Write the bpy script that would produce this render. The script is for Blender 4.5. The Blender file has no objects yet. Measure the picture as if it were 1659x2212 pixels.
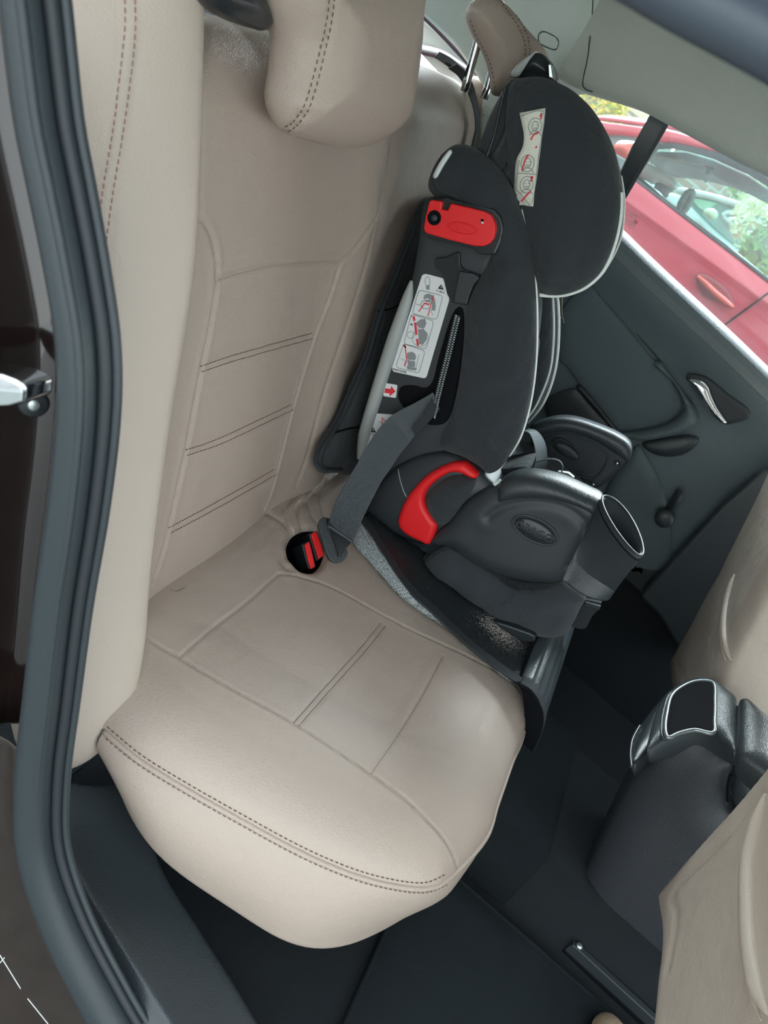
import bpy, bmesh, math, random
import numpy as np
from mathutils import Vector, Matrix
from mathutils.geometry import delaunay_2d_cdt
from mathutils.bvhtree import BVHTree
random.seed(4); rng = np.random.default_rng(4)
SC = bpy.context.scene
COL = SC.collection
# ------------------------------------------------------------------ camera model (1659 x 2212)
F_PX, CX, CY = 1661.0, 829.5, 1106.0
EYE = np.array([0.0, 0.0, 0.75])
def _basis(roll, pitch, yaw):
    r, p, y = np.radians([roll, pitch, yaw])
    f = np.array([-np.sin(y)*np.cos(p), np.cos(y)*np.cos(p), -np.sin(p)])
    R0 = np.array([np.cos(y), np.sin(y), 0]); U0 = np.cross(R0, f)
    return f, np.cos(r)*R0 + np.sin(r)*U0, -np.sin(r)*R0 + np.cos(r)*U0
FWD, RGT, UPV = _basis(39, 31, 3.1)
def ray(px, py):
    return FWD + RGT*((px-CX)/F_PX) - UPV*((py-CY)/F_PX)
def P(px, py, X=None, Y=None, Z=None, n=None, d=0.0):
    """the point of the real plane (X=, Y=, Z= or n.p = d) seen at this place of the photograph"""
    if X is not None: n, d = (1, 0, 0), X
    elif Y is not None: n, d = (0, 1, 0), Y
    elif Z is not None: n, d = (0, 0, 1), Z
    n = np.array(n, float); r = ray(px, py)
    return EYE + r*((d - n@EYE)/(n@r))
def PP(pts, **k): return [P(a, b, **k) for a, b in pts]
def PX(q):
    d = np.array(q)-EYE; z = d@FWD
    return CX+F_PX*(d@RGT)/z, CY-F_PX*(d@UPV)/z
def crop(x0, y0, s): return lambda pts: [(x0+a/s, y0+b/s) for a, b in pts]
c2 = crop(780, 0, 1.887); c3 = crop(600, 280, 2.592); c4 = crop(600, 850, 1.952)
c5 = crop(1100, 500, 2.7656); c6 = crop(1000, 1200, 2.185); cb = crop(560, 1000, 4.88); cw = crop(1240, 180, 3.959)
# ------------------------------------------------------------------ curves
def cr(pts, n=8, closed=False):
    """Catmull-Rom through pts"""
    p = np.array(pts, float); out = []; N = len(p)
    for i in range(N if closed else N-1):
        if closed: a, b, c, d = p[(i-1) % N], p[i], p[(i+1) % N], p[(i+2) % N]
        else: a, b, c, d = p[max(i-1, 0)], p[i], p[i+1], p[min(i+2, N-1)]
        for k in range(n):
            t = k/n
            out.append(.5*((2*b)+(c-a)*t+(2*a-5*b+4*c-d)*t*t+(3*b-a-3*c+d)*t**3))
    if not closed: out.append(p[-1])
    return np.array(out)
def resample(pts, step=None, n=None, closed=False):
    p = np.array(pts, float)
    if closed: p = np.vstack([p, p[:1]])
    L = np.r_[0, np.cumsum(np.linalg.norm(np.diff(p, axis=0), axis=1))]
    if n is None: n = max(3, int(round(L[-1]/step))+(0 if closed else 1))
    s = np.linspace(0, L[-1], n+1)[:-1] if closed else np.linspace(0, L[-1], n)
    return np.stack([np.interp(s, L, p[:, k]) for k in range(p.shape[1])], 1)
def smooth(pts, it=1, closed=True):
    p = np.array(pts, float)
    for _ in range(it):
        if closed: p = .5*p+.25*(np.roll(p, 1, 0)+np.roll(p, -1, 0))
        else: p[1:-1] = .5*p[1:-1]+.25*(p[2:]+p[:-2])
    return p
# ------------------------------------------------------------------ objects
def tag(o, label=None, cat=None, group=None, kind=None):
    if label: o['label'] = label
    if cat: o['category'] = cat
    if group: o['group'] = group
    if kind: o['kind'] = kind
    return o
def thing(name, loc, label, cat, group=None, kind=None):
    o = bpy.data.objects.new(name, None); COL.objects.link(o); o.location = Vector(loc); o.empty_display_size = .05
    return tag(o, label, cat, group, kind)
WORLD = {}
def mk(name, verts, faces, mat, parent=None, smooth=True, label=None):
    me = bpy.data.meshes.new(name)
    me.from_pydata([tuple(map(float, v)) for v in verts], [], [tuple(map(int, f)) for f in faces]); me.update()
    if smooth: me.polygons.foreach_set('use_smooth', [True]*len(me.polygons))
    if mat is not None: me.materials.append(mat)
    o = bpy.data.objects.new(name, me); COL.objects.link(o)
    adopt(o, parent)
    if label: o['label'] = label
    return o
def adopt(o, parent):
    if parent is not None:
        o.parent = parent
        if parent.type == 'EMPTY': o.matrix_parent_inverse = Matrix.Translation(-parent.location)
    return o
def mod_bevel(o, w, seg=3, ang=35):
    m = o.modifiers.new('b', 'BEVEL'); m.width = w; m.segments = seg; m.limit_method = 'ANGLE'; m.angle_limit = math.radians(ang); m.harden_normals = True
    return o
def mod_sub(o, n=1):
    m = o.modifiers.new('s', 'SUBSURF'); m.levels = n; m.render_levels = n; return o
def frame(n, u=None):
    n = np.array(n, float); n /= np.linalg.norm(n)
    if u is None: u = (1, 0, 0) if abs(n[0]) < .9 else (0, 1, 0)
    u = np.array(u, float); u -= n*(u@n); u /= np.linalg.norm(u)
    return u, np.cross(n, u), n
def seg_dist(Q, loop, closed=True):
    A = np.array(loop); B = np.roll(A, -1, 0) if closed else A[1:]
    if not closed: A = A[:-1]
    best = np.full(len(Q), 1e9)
    for k in range(0, len(Q), 4000):
        q = Q[k:k+4000][:, None, :]; ab = B-A; L = (ab**2).sum(1)+1e-12
        t = np.clip(((q-A)*ab).sum(2)/L, 0, 1)
        best[k:k+4000] = np.sqrt((((A+t[..., None]*ab)-q)**2).sum(2)).min(1)
    return best
def inside(Q, loop):
    A = np.array(loop); B = np.roll(A, -1, 0); r = np.zeros(len(Q), bool)
    for a, b in zip(A, B):
        c = (a[1] > Q[:, 1]) != (b[1] > Q[:, 1])
        if c.any():
            xi = a[0]+(Q[:, 1]-a[1])*(b[0]-a[0])/(b[1]-a[1]+1e-15)
            r ^= c & (Q[:, 0] < xi)
    return r
def area2(p): return .5*np.sum(p[:, 0]*np.roll(p[:, 1], -1)-np.roll(p[:, 0], -1)*p[:, 1])
def circ(h, r, pw=.5):
    def f(d):
        t = np.clip(d/r, 0, 1); return h*(1-(1-t)**2)**pw
    return f
def puff(name, outline, n, mat, parent=None, front=(.03, .03), back=None, sp=.006, u=None, cs=True, hole=None, extra=None, label=None, crn=8, post=None):
    """a cushion-like solid: an outline in a real plane, blown up on both sides with round edges"""
    O = np.array(outline, float); o0 = O.mean(0); U, V, N = frame(n, u)
    q = np.stack([(O-o0)@U, (O-o0)@V], 1)
    if cs: q = cr(q, crn, True)
    if area2(q) < 0: q = q[::-1]
    q = resample(q, sp, closed=True)
    r = front[1] if isinstance(front, tuple) else .03
    tg = np.roll(q, -1, 0)-np.roll(q, 1, 0); nn = np.stack([-tg[:, 1], tg[:, 0]], 1); nn /= np.linalg.norm(nn, axis=1)[:, None]+1e-12
    pts = [q]; inner = []
    for fr in (.03, .1, .22):
        c = q+nn*(fr*r); k = inside(c, q); c = c[k]
        dd = seg_dist(c, q); inner.append(c[dd > .93*fr*r])
    lo, hi = q.min(0), q.max(0)
    gx, gy = np.meshgrid(np.arange(lo[0], hi[0], sp), np.arange(lo[1], hi[1], sp*.866)); gx = gx+(np.arange(gx.shape[0]) % 2)[:, None]*sp*.5
    g = np.stack([gx.ravel(), gy.ravel()], 1); g = g[inside(g, q)]
    g = g[seg_dist(g, q) > .22*r+.5*sp]; inner.append(g)
    hl = None
    if hole is not None:
        H = np.array(hole); hl = resample(cr(np.stack([(H-o0)@U, (H-o0)@V], 1), 6, True), sp*.6, closed=True)
        inner = [c[(~inside(c, hl)) & (seg_dist(c, hl) > sp*.5)] for c in inner]
        for dd in (.0025, .006):
            tg2 = np.roll(hl, -1, 0)-np.roll(hl, 1, 0); n2 = np.stack([tg2[:, 1], -tg2[:, 0]], 1)*np.sign(area2(hl)); n2 /= np.linalg.norm(n2, axis=1)[:, None]
            inner.append(hl+n2*dd)
        pts.append(hl)
    if len(inner): pts += [c for c in inner if len(c)]
    allp = np.vstack(pts); nb = len(q)
    edges = [(i, (i+1) % nb) for i in range(nb)]
    if hl is not None: edges += [(nb+i, nb+(i+1) % len(hl)) for i in range(len(hl))]
    vo, eo, fo, ov, oe, of = delaunay_2d_cdt([Vector(a) for a in allp], edges, [], 0, 1e-7)
    vv = np.array([(a.x, a.y) for a in vo]); ff = np.array([f for f in fo if len(f) == 3])
    cen = vv[ff].mean(1); keep = inside(cen, q)
    if hl is not None: keep &= ~inside(cen, hl)
    ff = ff[keep]
    d = seg_dist(vv, q); d[d < 1e-6] = 0
    fh = circ(*front) if isinstance(front, tuple) else front
    hf = fh(d) if not (extra and extra[0]) else fh(d)+extra[0](vv, d)
    W = o0+vv[:, :1]*U+vv[:, 1:]*V
    if hl is not None:
        dh = seg_dist(vv, hl); hf = hf-.010*np.clip(1-dh/.012, 0, 1)**2
    v1 = W+hf[:, None]*N
    verts = [v1]; faces = [tuple(f) for f in ff]
    # orientation
    e = ff[0]; a = vv[e]
    flip = ((a[1]-a[0])[0]*(a[2]-a[0])[1]-(a[1]-a[0])[1]*(a[2]-a[0])[0]) < 0
    if flip: faces = [f[::-1] for f in faces]
    if back is not None:
        bh = circ(*back) if isinstance(back, tuple) else back
        hb = bh(d); bd = d <= 1e-6
        idx = np.full(len(vv), -1); idx[bd] = np.nonzero(bd)[0]
        ni = np.nonzero(~bd)[0]; idx[ni] = len(vv)+np.arange(len(ni))
        verts.append((W-hb[:, None]*N)[ni])
        faces += [tuple(idx[list(f[::-1])]) for f in faces]
    vs = np.vstack(verts)
    if post is not None: vs = post(vs)
    o = mk(name, vs, faces, mat, parent, True, label)
    return o
def plate(name, outline, thick, mat, parent=None, n=None, bev=.002, seg=3, label=None, smooth=True, tw=None):
    """solid slab: the outline (planar) is its front face, it is thick backwards (against n)"""
    O = np.array(outline, float)
    if n is None:
        n = np.zeros(3)
        for a, b in zip(O, np.roll(O, -1, 0)): n += np.cross(a-O[0], b-O[0])
        n /= np.linalg.norm(n)
        if n@(EYE-O.mean(0)) < 0: n = -n
    n = np.array(n, float); n /= np.linalg.norm(n)
    U, V, N = frame(n); q = np.stack([(O-O[0])@U, (O-O[0])@V], 1)
    if area2(q) < 0: O = O[::-1]
    k = len(O); vs = np.vstack([O, O-N*thick])
    fs = [tuple(range(k)), tuple(range(2*k-1, k-1, -1))]+[(i, k+i, k+(i+1) % k, (i+1) % k) for i in range(k)]
    o = mk(name, vs, fs, mat, parent, smooth, label)
    if bev: mod_bevel(o, bev, seg)
    return o
def frames(p, up=None):
    p = np.array(p, float); T = np.gradient(p, axis=0); T /= np.linalg.norm(T, axis=1)[:, None]+1e-12
    out = []
    if up is None:
        a = np.cross(T[0], (0, 0, 1.)); a = a if np.linalg.norm(a) > .1 else np.cross(T[0], (0, 1., 0))
    else: a = np.array(up, float)
    for t in T:
        a = a-t*(a@t); a /= np.linalg.norm(a)+1e-12; out.append((a.copy(), np.cross(t, a)))
        if up is not None: a = np.array(up, float)
    return out
def tube_geo(p, r, res=10, up=None, closed=False, sq=(1, 1), cap=True):
    p = np.array(p, float); n = len(p); fr = frames(p if not closed else np.vstack([p]), up)
    r = np.broadcast_to(np.array(r, float), (n,))
    th = np.linspace(0, 2*np.pi, res, endpoint=False); vs = []; fs = []
    for i in range(n):
        a, b = fr[i]
        vs.append(p[i]+r[i]*(np.cos(th)[:, None]*a*sq[0]+np.sin(th)[:, None]*b*sq[1]))
    m = n if closed else n-1
    for i in range(m):
        j = (i+1) % n
        for k in range(res):
            l = (k+1) % res; fs.append((i*res+k, i*res+l, j*res+l, j*res+k))
    if cap and not closed:
        fs.append(tuple(range(res-1, -1, -1))); fs.append(tuple((n-1)*res+k for k in range(res)))
    return np.vstack(vs), fs
def tube(name, p, r, mat, parent=None, label=None, **k):
    v, f = tube_geo(p, r, **k); return mk(name, v, f, mat, parent, True, label)
def merge(geos):
    vs = []; fs = []; b = 0
    for v, f in geos:
        vs.append(np.array(v, float)); fs += [tuple(i+b for i in g) for g in f]; b += len(v)
    return np.vstack(vs), fs
def grid_geo(G, closed_u=False, closed_v=False):
    G = np.array(G, float); a, b = G.shape[:2]; fs = []
    for i in range(a if closed_u else a-1):
        for j in range(b if closed_v else b-1):
            i2, j2 = (i+1) % a, (j+1) % b
            fs.append((i*b+j, i2*b+j, i2*b+j2, i*b+j2))
    return G.reshape(-1, 3), fs
def surf(name, G, mat, parent=None, closed_u=False, closed_v=False, thick=0, label=None, sub=0, face_eye=True, caps=False):
    v, f = grid_geo(G, closed_u, closed_v)
    if caps:
        a, b = np.array(G).shape[:2]
        f += [tuple(range(b-1, -1, -1)), tuple((a-1)*b+k for k in range(b))]
    o = mk(name, v, f, mat, parent, True, label)
    if face_eye and not closed_v: fix_eye(o)
    if closed_v or caps: fix_out(o)
    if thick:
        m = o.modifiers.new('t', 'SOLIDIFY'); m.thickness = thick; m.offset = -1
    if sub: mod_sub(o, sub)
    return o
def fix_eye(o):
    me = o.data; s = 0
    for p in me.polygons: s += p.area*(1 if p.normal.dot(Vector(EYE)-p.center) > 0 else -1)
    if s < 0: me.flip_normals()
def fix_out(o):
    b = bmesh.new(); b.from_mesh(o.data); bmesh.ops.recalc_face_normals(b, faces=b.faces); b.to_mesh(o.data); b.free()
def box(name, lo, hi, mat, parent=None, bev=.003, seg=2, label=None):
    (a, b, c), (d, e, f) = lo, hi
    v = [(a, b, c), (d, b, c), (d, e, c), (a, e, c), (a, b, f), (d, b, f), (d, e, f), (a, e, f)]
    fs = [(3, 2, 1, 0), (4, 5, 6, 7), (0, 1, 5, 4), (1, 2, 6, 5), (2, 3, 7, 6), (3, 0, 4, 7)]
    o = mk(name, v, fs, mat, parent, True, label)
    if bev: mod_bevel(o, bev, seg)
    return o
def ribbon_geo(L, R, thick, n=None):
    """flat band between its two edges L and R, with real thickness"""
    L = np.array(L); R = np.array(R); m = len(L)
    t = np.gradient((L+R)/2, axis=0); w = R-L; N = np.cross(t, w); N /= np.linalg.norm(N, axis=1)[:, None]+1e-12
    ctr = (L+R)/2
    for i in range(m):
        if N[i]@(EYE-ctr[i]) < 0: N[i] = -N[i]
    h = N*thick/2; rows = []
    for i in range(m): rows.append([L[i]+h[i], R[i]+h[i], R[i]-h[i], L[i]-h[i]])
    v, f = grid_geo(rows, False, True)
    f += [(3, 2, 1, 0), tuple(4*(m-1)+k for k in range(4))]
    return v, f
def ribbon(name, L, R, thick, mat, parent=None, label=None, bev=.0006):
    v, f = ribbon_geo(L, R, thick); o = mk(name, v, f, mat, parent, True, label); fix_out(o)
    if bev: mod_bevel(o, bev, 2, 50)
    return o
def lathe_geo(c, ax, prof, res=32, sx=1, sy=1, u=None):
    U, V, N = frame(ax, u); th = np.linspace(0, 2*np.pi, res, endpoint=False); G = []
    for r, h in prof: G.append(np.array(c)+N*h+r*(np.cos(th)[:, None]*U*sx+np.sin(th)[:, None]*V*sy))
    v, f = grid_geo(np.array(G), False, True); a = len(prof)
    f += [tuple(range(res-1, -1, -1)), tuple((a-1)*res+k for k in range(res))]
    return v, f
def lathe(name, c, ax, prof, mat, parent=None, label=None, **k):
    v, f = lathe_geo(c, ax, prof, **k); o = mk(name, v, f, mat, parent, True, label); fix_out(o); return o
# ------------------------------------------------------------------ surfaces hit by sight lines
def bvh(*objs):
    vs = []; ps = []; b = 0
    for o in objs:
        vs += [v.co.copy() for v in o.data.vertices]; ps += [[b+i for i in p.vertices] for p in o.data.polygons]; b = len(vs)
    return BVHTree.FromPolygons(vs, ps)
def drape(tree, pts, lift=0., step=None, keep=False):
    """lay a line that the photograph shows onto a built surface: points and normals"""
    out = []; nor = []
    for a, b in pts:
        r = ray(a, b); h = tree.ray_cast(Vector(EYE), Vector(r))
        if h[0] is None:
            if keep: out.append(None); nor.append(None)
            continue
        n = np.array(h[1]); n = n if n@r < 0 else -n
        out.append(np.array(h[0])+n*lift); nor.append(n)
    return out, nor
def groove(o, lines, depth=.003, width=.004, ridge=0.):
    """press seams (3D polylines) into a mesh along its vertex normals"""
    me = o.data; n = len(me.vertices); co = np.zeros(n*3); me.vertices.foreach_get('co', co); co = co.reshape(-1, 3)
    no = np.array([v.normal[:] for v in me.vertices]); mv = np.zeros(n)
    for ln in lines:
        ln = np.array(ln)
        if len(ln) < 2: continue
        lo, hi = ln.min(0)-4*width, ln.max(0)+4*width
        k = np.nonzero(((co > lo) & (co < hi)).all(1))[0]
        if not len(k): continue
        d = seg_dist(co[k], ln, False)
        m = -depth*np.exp(-(d/(.5*width))**2)+ridge*np.exp(-((d-width*1.3)/width)**2)
        w = np.abs(m) > np.abs(mv[k]); mv[k[w]] = m[w]
    co += no*mv[:, None]; me.vertices.foreach_set('co', co.ravel()); me.update()
def stitch_geo(pts, nor, ln=.0035, gap=.002, r=.0006):
    p = np.array(pts); nn = np.array(nor); L = np.r_[0, np.cumsum(np.linalg.norm(np.diff(p, axis=0), axis=1))]
    f = lambda s: np.array([np.interp(s, L, p[:, k]) for k in range(3)])
    g = lambda s: np.array([np.interp(s, L, nn[:, k]) for k in range(3)])
    out = []; s = 0
    while s+ln < L[-1]:
        a, b = f(s), f(s+ln); m = (a+b)/2+g(s+ln/2)*r*.8
        out.append(tube_geo([a, m, b], [r*.7, r, r*.7], res=5)); s += ln+gap
    return out
def stitches(name, tree, lines, mat, parent, **k):
    geos = []
    for ln in lines:
        p, n = drape(tree, resample(cr(ln, 8), n=60), .0004)
        if len(p) > 2: geos += stitch_geo(p, n, **k)
    if geos:
        v, f = merge(geos); return mk(name, v, f, mat, parent)
def shift(pts, d):
    """parallel pixel line at d px to the right-hand side"""
    p = np.array(pts, float); t = np.gradient(p, axis=0); t /= np.linalg.norm(t, axis=1)[:, None]
    return p+np.stack([-t[:, 1], t[:, 0]], 1)*d
def text(name, s, size, mat, parent, o, right, up, ext=.0004, mirror=False, label=None, align='CENTER', sx=1.0):
    c = bpy.data.curves.new(name, 'FONT'); c.body = s; c.size = size; c.extrude = ext; c.align_x = align; c.align_y = 'CENTER'
    c.resolution_u = 3
    ob = bpy.data.objects.new(name, c); COL.objects.link(ob)
    dg = bpy.context.evaluated_depsgraph_get(); me = bpy.data.meshes.new_from_object(ob.evaluated_get(dg)); bpy.data.objects.remove(ob)
    r = np.array(right, float); r /= np.linalg.norm(r); u = np.array(up, float); u -= r*(u@r); u /= np.linalg.norm(u); n = np.cross(r, u)
    if mirror: r = -r
    M = Matrix(((r[0]*sx, u[0], n[0], o[0]), (r[1]*sx, u[1], n[1], o[1]), (r[2]*sx, u[2], n[2], o[2]), (0, 0, 0, 1)))
    me.transform(M); me.materials.clear(); me.materials.append(mat)
    ob = bpy.data.objects.new(name, me); COL.objects.link(ob); adopt(ob, parent)
    if label: ob['label'] = label
    return ob
def on_text(name, tree, s, c, a, size, mat, parent, ext=.0004, lift=.0002, mirror=False, label=None, sx=1.0):
    """writing laid on a built surface: c its centre and a a second place along the baseline, in the photograph"""
    p, n = drape(tree, [c, a], lift)
    return text(name, s, size, mat, parent, p[0], p[1]-p[0], np.cross(n[0], p[1]-p[0]), ext, mirror, label, sx=sx)
# ------------------------------------------------------------------ materials
def srgb(c):
    c = np.array(c, float)/255; c = np.where(c <= .04045, c/12.92, ((c+.055)/1.055)**2.4); return (*c, 1)
def mat(name, col, rough=.5, metal=0., bump=None, var=None, spec=.5, coat=0., trans=0., sheen=0., ior=1.45, alpha=None):
    """bump = list of (kind, scale, distance); var = (scale, amount) soft colour variation of the stuff itself"""
    m = bpy.data.materials.new(name); m.use_nodes = True; nt = m.node_tree; N = nt.nodes; L = nt.links
    b = N['Principled BSDF']
    c = srgb(col) if max(col) > 1 else (*col, 1)
    b.inputs['Base Color'].default_value = c; b.inputs['Roughness'].default_value = rough; b.inputs['Metallic'].default_value = metal
    b.inputs['Specular IOR Level'].default_value = spec; b.inputs['Coat Weight'].default_value = coat; b.inputs['Coat Roughness'].default_value = .06
    b.inputs['Transmission Weight'].default_value = trans; b.inputs['Sheen Weight'].default_value = sheen; b.inputs['Sheen Roughness'].default_value = .6; b.inputs['IOR'].default_value = ior
    tc = N.new('ShaderNodeTexCoord')
    if var:
        n = N.new('ShaderNodeTexNoise'); n.inputs['Scale'].default_value = var[0]; n.inputs['Detail'].default_value = 5; L.new(tc.outputs['Object'], n.inputs['Vector'])
        mx = N.new('ShaderNodeMix'); mx.data_type = 'RGBA'; mx.inputs['A'].default_value = tuple(x*(1-var[1]) for x in c[:3])+(1,); mx.inputs['B'].default_value = tuple(min(1, x*(1+var[1])) for x in c[:3])+(1,)
        L.new(n.outputs['Fac'], mx.inputs['Factor']); L.new(mx.outputs['Result'], b.inputs['Base Color'])
    last = None
    for kind, sc, dist in (bump or []):
        if kind == 'v':
            t = N.new('ShaderNodeTexVoronoi'); t.inputs['Scale'].default_value = sc; t.feature = 'SMOOTH_F1'; out = t.outputs['Distance']
        elif kind == 'n':
            t = N.new('ShaderNodeTexNoise'); t.inputs['Scale'].default_value = sc; t.inputs['Detail'].default_value = 4; out = t.outputs['Fac']
        else:
            t = N.new('ShaderNodeTexWave'); t.inputs['Scale'].default_value = sc; t.bands_direction = kind[-1].upper(); out = t.outputs['Fac']
        L.new(tc.outputs['Object'], t.inputs['Vector'])
        bp = N.new('ShaderNodeBump'); bp.inputs['Strength'].default_value = 1; bp.inputs['Distance'].default_value = dist
        L.new(out, bp.inputs['Height'])
        if last: L.new(last.outputs['Normal'], bp.inputs['Normal'])
        last = bp
    if last: L.new(last.outputs['Normal'], b.inputs['Normal'])
    if alpha is not None: b.inputs['Alpha'].default_value = alpha
    return m
M = {}
M['leather'] = mat('beige_leather', (.420, .346, .293), .40, bump=[('v', 700, .0005), ('n', 9, .004)], var=(3, .05), spec=.45)
M['leather2'] = mat('beige_leather_coarse', (.50, .427, .363), .42, bump=[('v', 480, .0004)], var=(3, .04), spec=.45)
M['front'] = mat('beige_seat_cover', (.46, .39, .33), .5, bump=[('v', 500, .0005), ('n', 6, .012)], var=(4, .06), spec=.35)
M['thread'] = mat('brown_thread', (.13, .075, .055), .8)
M['palethread'] = mat('pale_thread', (.42, .36, .31), .8)
M['rubber'] = mat('rubber_seal', (.028, .037, .042), .40, bump=[('n', 300, .0003)], spec=.5)
M['roofrub'] = mat('roof_edge_rubber', (.060, .075, .095), .45)
M['rubber_dark'] = mat('rubber_lip', (0.0204, 0.0255, 0.0306), .5)
M['plastic'] = mat('black_plastic', (0.0289, 0.0348, 0.0399), .40, bump=[('n', 1500, .0002)], spec=.5)
M['plastic_soft'] = mat('black_grained_plastic', (.034, .042, .047), .38, bump=[('v', 600, .0004)], spec=.6)
M['gloss'] = mat('smooth_black_plastic', (0.0221, 0.0272, 0.0306), .25, spec=.5)
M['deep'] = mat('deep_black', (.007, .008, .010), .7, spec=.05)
M['fabric'] = mat('black_fabric', (0.0272, 0.0331, 0.0382), .85, bump=[('n', 1400, .0006), ('n', 22, .010)], sheen=.12, spec=.2)
M['fabric2'] = mat('black_knit', (0.0323, 0.0391, 0.0450), .9, bump=[('n', 1800, .0006), ('n', 16, .008)], sheen=.15, spec=.2)
M['webbing'] = mat('belt_webbing', (.085, .10, .11), .5, bump=[('n', 1500, .0006)], spec=.4)
M['strap'] = mat('black_strap', (0.0238, 0.0289, 0.0331), .7, bump=[('n', 1500, .0006)])
M['red'] = mat('red_plastic', (.78, .018, .022), .32, bump=[('n', 1600, .0002)], spec=.45)
M['grayplast'] = mat('grey_plastic', (.34, .37, .36), .4)
M['whiteplast'] = mat('pale_plastic', (.62, .68, .68), .35)
M['piping'] = mat('pale_piping', (.72, .78, .74), .5, bump=[('n', 900, .0004)])
M['carpet'] = mat('dark_carpet', (.0115, .0155, .019), .95, bump=[('n', 900, .004)], sheen=.05, spec=.1)
M['matrub'] = mat('floor_mat', (.0130, .0170, .0195), .9, bump=[('n', 700, .003)], var=(12, .25), spec=.15)
M['door'] = mat('door_trim', (.100, .130, .140), .5, bump=[('v', 500, .0006)], spec=.45)
M['doorcloth'] = mat('door_cloth', (.105, .135, .146), .8, bump=[('n', 900, .0008)], spec=.2)
M['headliner'] = mat('grey_headliner', (.47, .50, .45), .85, bump=[('n', 600, .001)], var=(5, .05), spec=.2)
M['pillar'] = mat('grey_pillar_trim', (.58, .64, .60), .6, bump=[('v', 600, .0004)], spec=.35)
M['silltop'] = mat('door_sill_top', (.10, .12, .125), .36, bump=[('v', 500, .0005)], spec=.9)
M['chrome'] = mat('chrome', (.86, .88, .9), .06, metal=1)
M['satin'] = mat('satin_silver', (.55, .6, .6), .28, metal=.9)
M['paint'] = mat('dark_brown_paint', (.014, .009, .008), .13, coat=1, spec=.5, var=(30, .25))
M['paintsill'] = mat('dusty_brown_paint', (.026, .0195, .016), .34, coat=.35, spec=.4, var=(25, .3), bump=[('n', 120, .0005)])
M['label'] = mat('white_label', (.74, .77, .78), .3)
M['cloth_label'] = mat('cloth_label', (.66, .67, .58), .7, bump=[('n', 60, .004)])
M['ink'] = mat('black_ink', (.02, .022, .025), .6)
M['greyink'] = mat('grey_ink', (.25, .27, .28), .6)
M['paleink'] = mat('pale_grey_ink', (.47, .50, .52), .6)
M['redink'] = mat('red_ink', (.72, .03, .05), .5)
M['redcar'] = mat('red_car_paint', (.42, .03, .055), .28, coat=.7, var=(2, .06))
M['redlens'] = mat('red_mirror_paint', (.50, .06, .04), .25, coat=1)
M['tyre'] = mat('tyre_black', (.012, .012, .013), .8)
M['silver'] = mat('silver_car_paint', (.55, .62, .62), .3, metal=.2, coat=.7)
M['carint'] = mat('car_interior_grey', (.22, .30, .30), .7)
M['carseat'] = mat('car_seat_teal_grey', (.30, .46, .44), .8)
M['stone'] = None
M['suede'] = mat('tan_suede', (.40, .29, .19), .9, bump=[('n', 500, .002)])
M['leafy'] = mat('yellow_blossom', (.72, .58, .06), .7)
M['leafg'] = mat('green_leaf', (.20, .34, .06), .6)
M['flower'] = mat('cream_blossom', (.72, .74, .52), .7)
M['bark'] = mat('bark', (.33, .31, .22), .9, bump=[('n', 30, .01)])
def mat_glass(name, tint, gloss=.08, haze=None):
    m = bpy.data.materials.new(name); m.use_nodes = True; nt = m.node_tree; N = nt.nodes; L = nt.links; N.clear()
    o = N.new('ShaderNodeOutputMaterial'); t = N.new('ShaderNodeBsdfTransparent'); t.inputs['Color'].default_value = (*tint, 1)
    g = N.new('ShaderNodeBsdfGlossy'); g.inputs['Roughness'].default_value = .02
    fr = N.new('ShaderNodeFresnel'); fr.inputs['IOR'].default_value = 1.4
    mx = N.new('ShaderNodeMixShader'); ml = N.new('ShaderNodeMath'); ml.operation = 'MULTIPLY'; ml.inputs[1].default_value = gloss*10
    L.new(fr.outputs[0], ml.inputs[0]); L.new(ml.outputs[0], mx.inputs[0]); L.new(t.outputs[0], mx.inputs[1]); L.new(g.outputs[0], mx.inputs[2])
    last = mx
    if haze:
        d = N.new('ShaderNodeBsdfTranslucent'); d.inputs['Color'].default_value = (.9, .93, .9, 1)
        m2 = N.new('ShaderNodeMixShader'); n = N.new('ShaderNodeTexNoise'); n.inputs['Scale'].default_value = 9; n.inputs['Detail'].default_value = 6
        mr = N.new('ShaderNodeMapRange'); mr.inputs['From Min'].default_value = .3; mr.inputs['From Max'].default_value = .7; mr.inputs['To Min'].default_value = haze*.6; mr.inputs['To Max'].default_value = haze*1.4
        L.new(n.outputs['Fac'], mr.inputs['Value']); L.new(mr.outputs['Result'], m2.inputs[0]); L.new(mx.outputs[0], m2.inputs[1]); L.new(d.outputs[0], m2.inputs[2]); last = m2
    L.new(last.outputs[0], o.inputs['Surface']); return m
M['glass'] = mat_glass('window_glass', (.95, .98, .97), .04, .012)
M['glass_far'] = mat_glass('green_tinted_glass', (.74, .95, .92), .10, .05)
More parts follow.
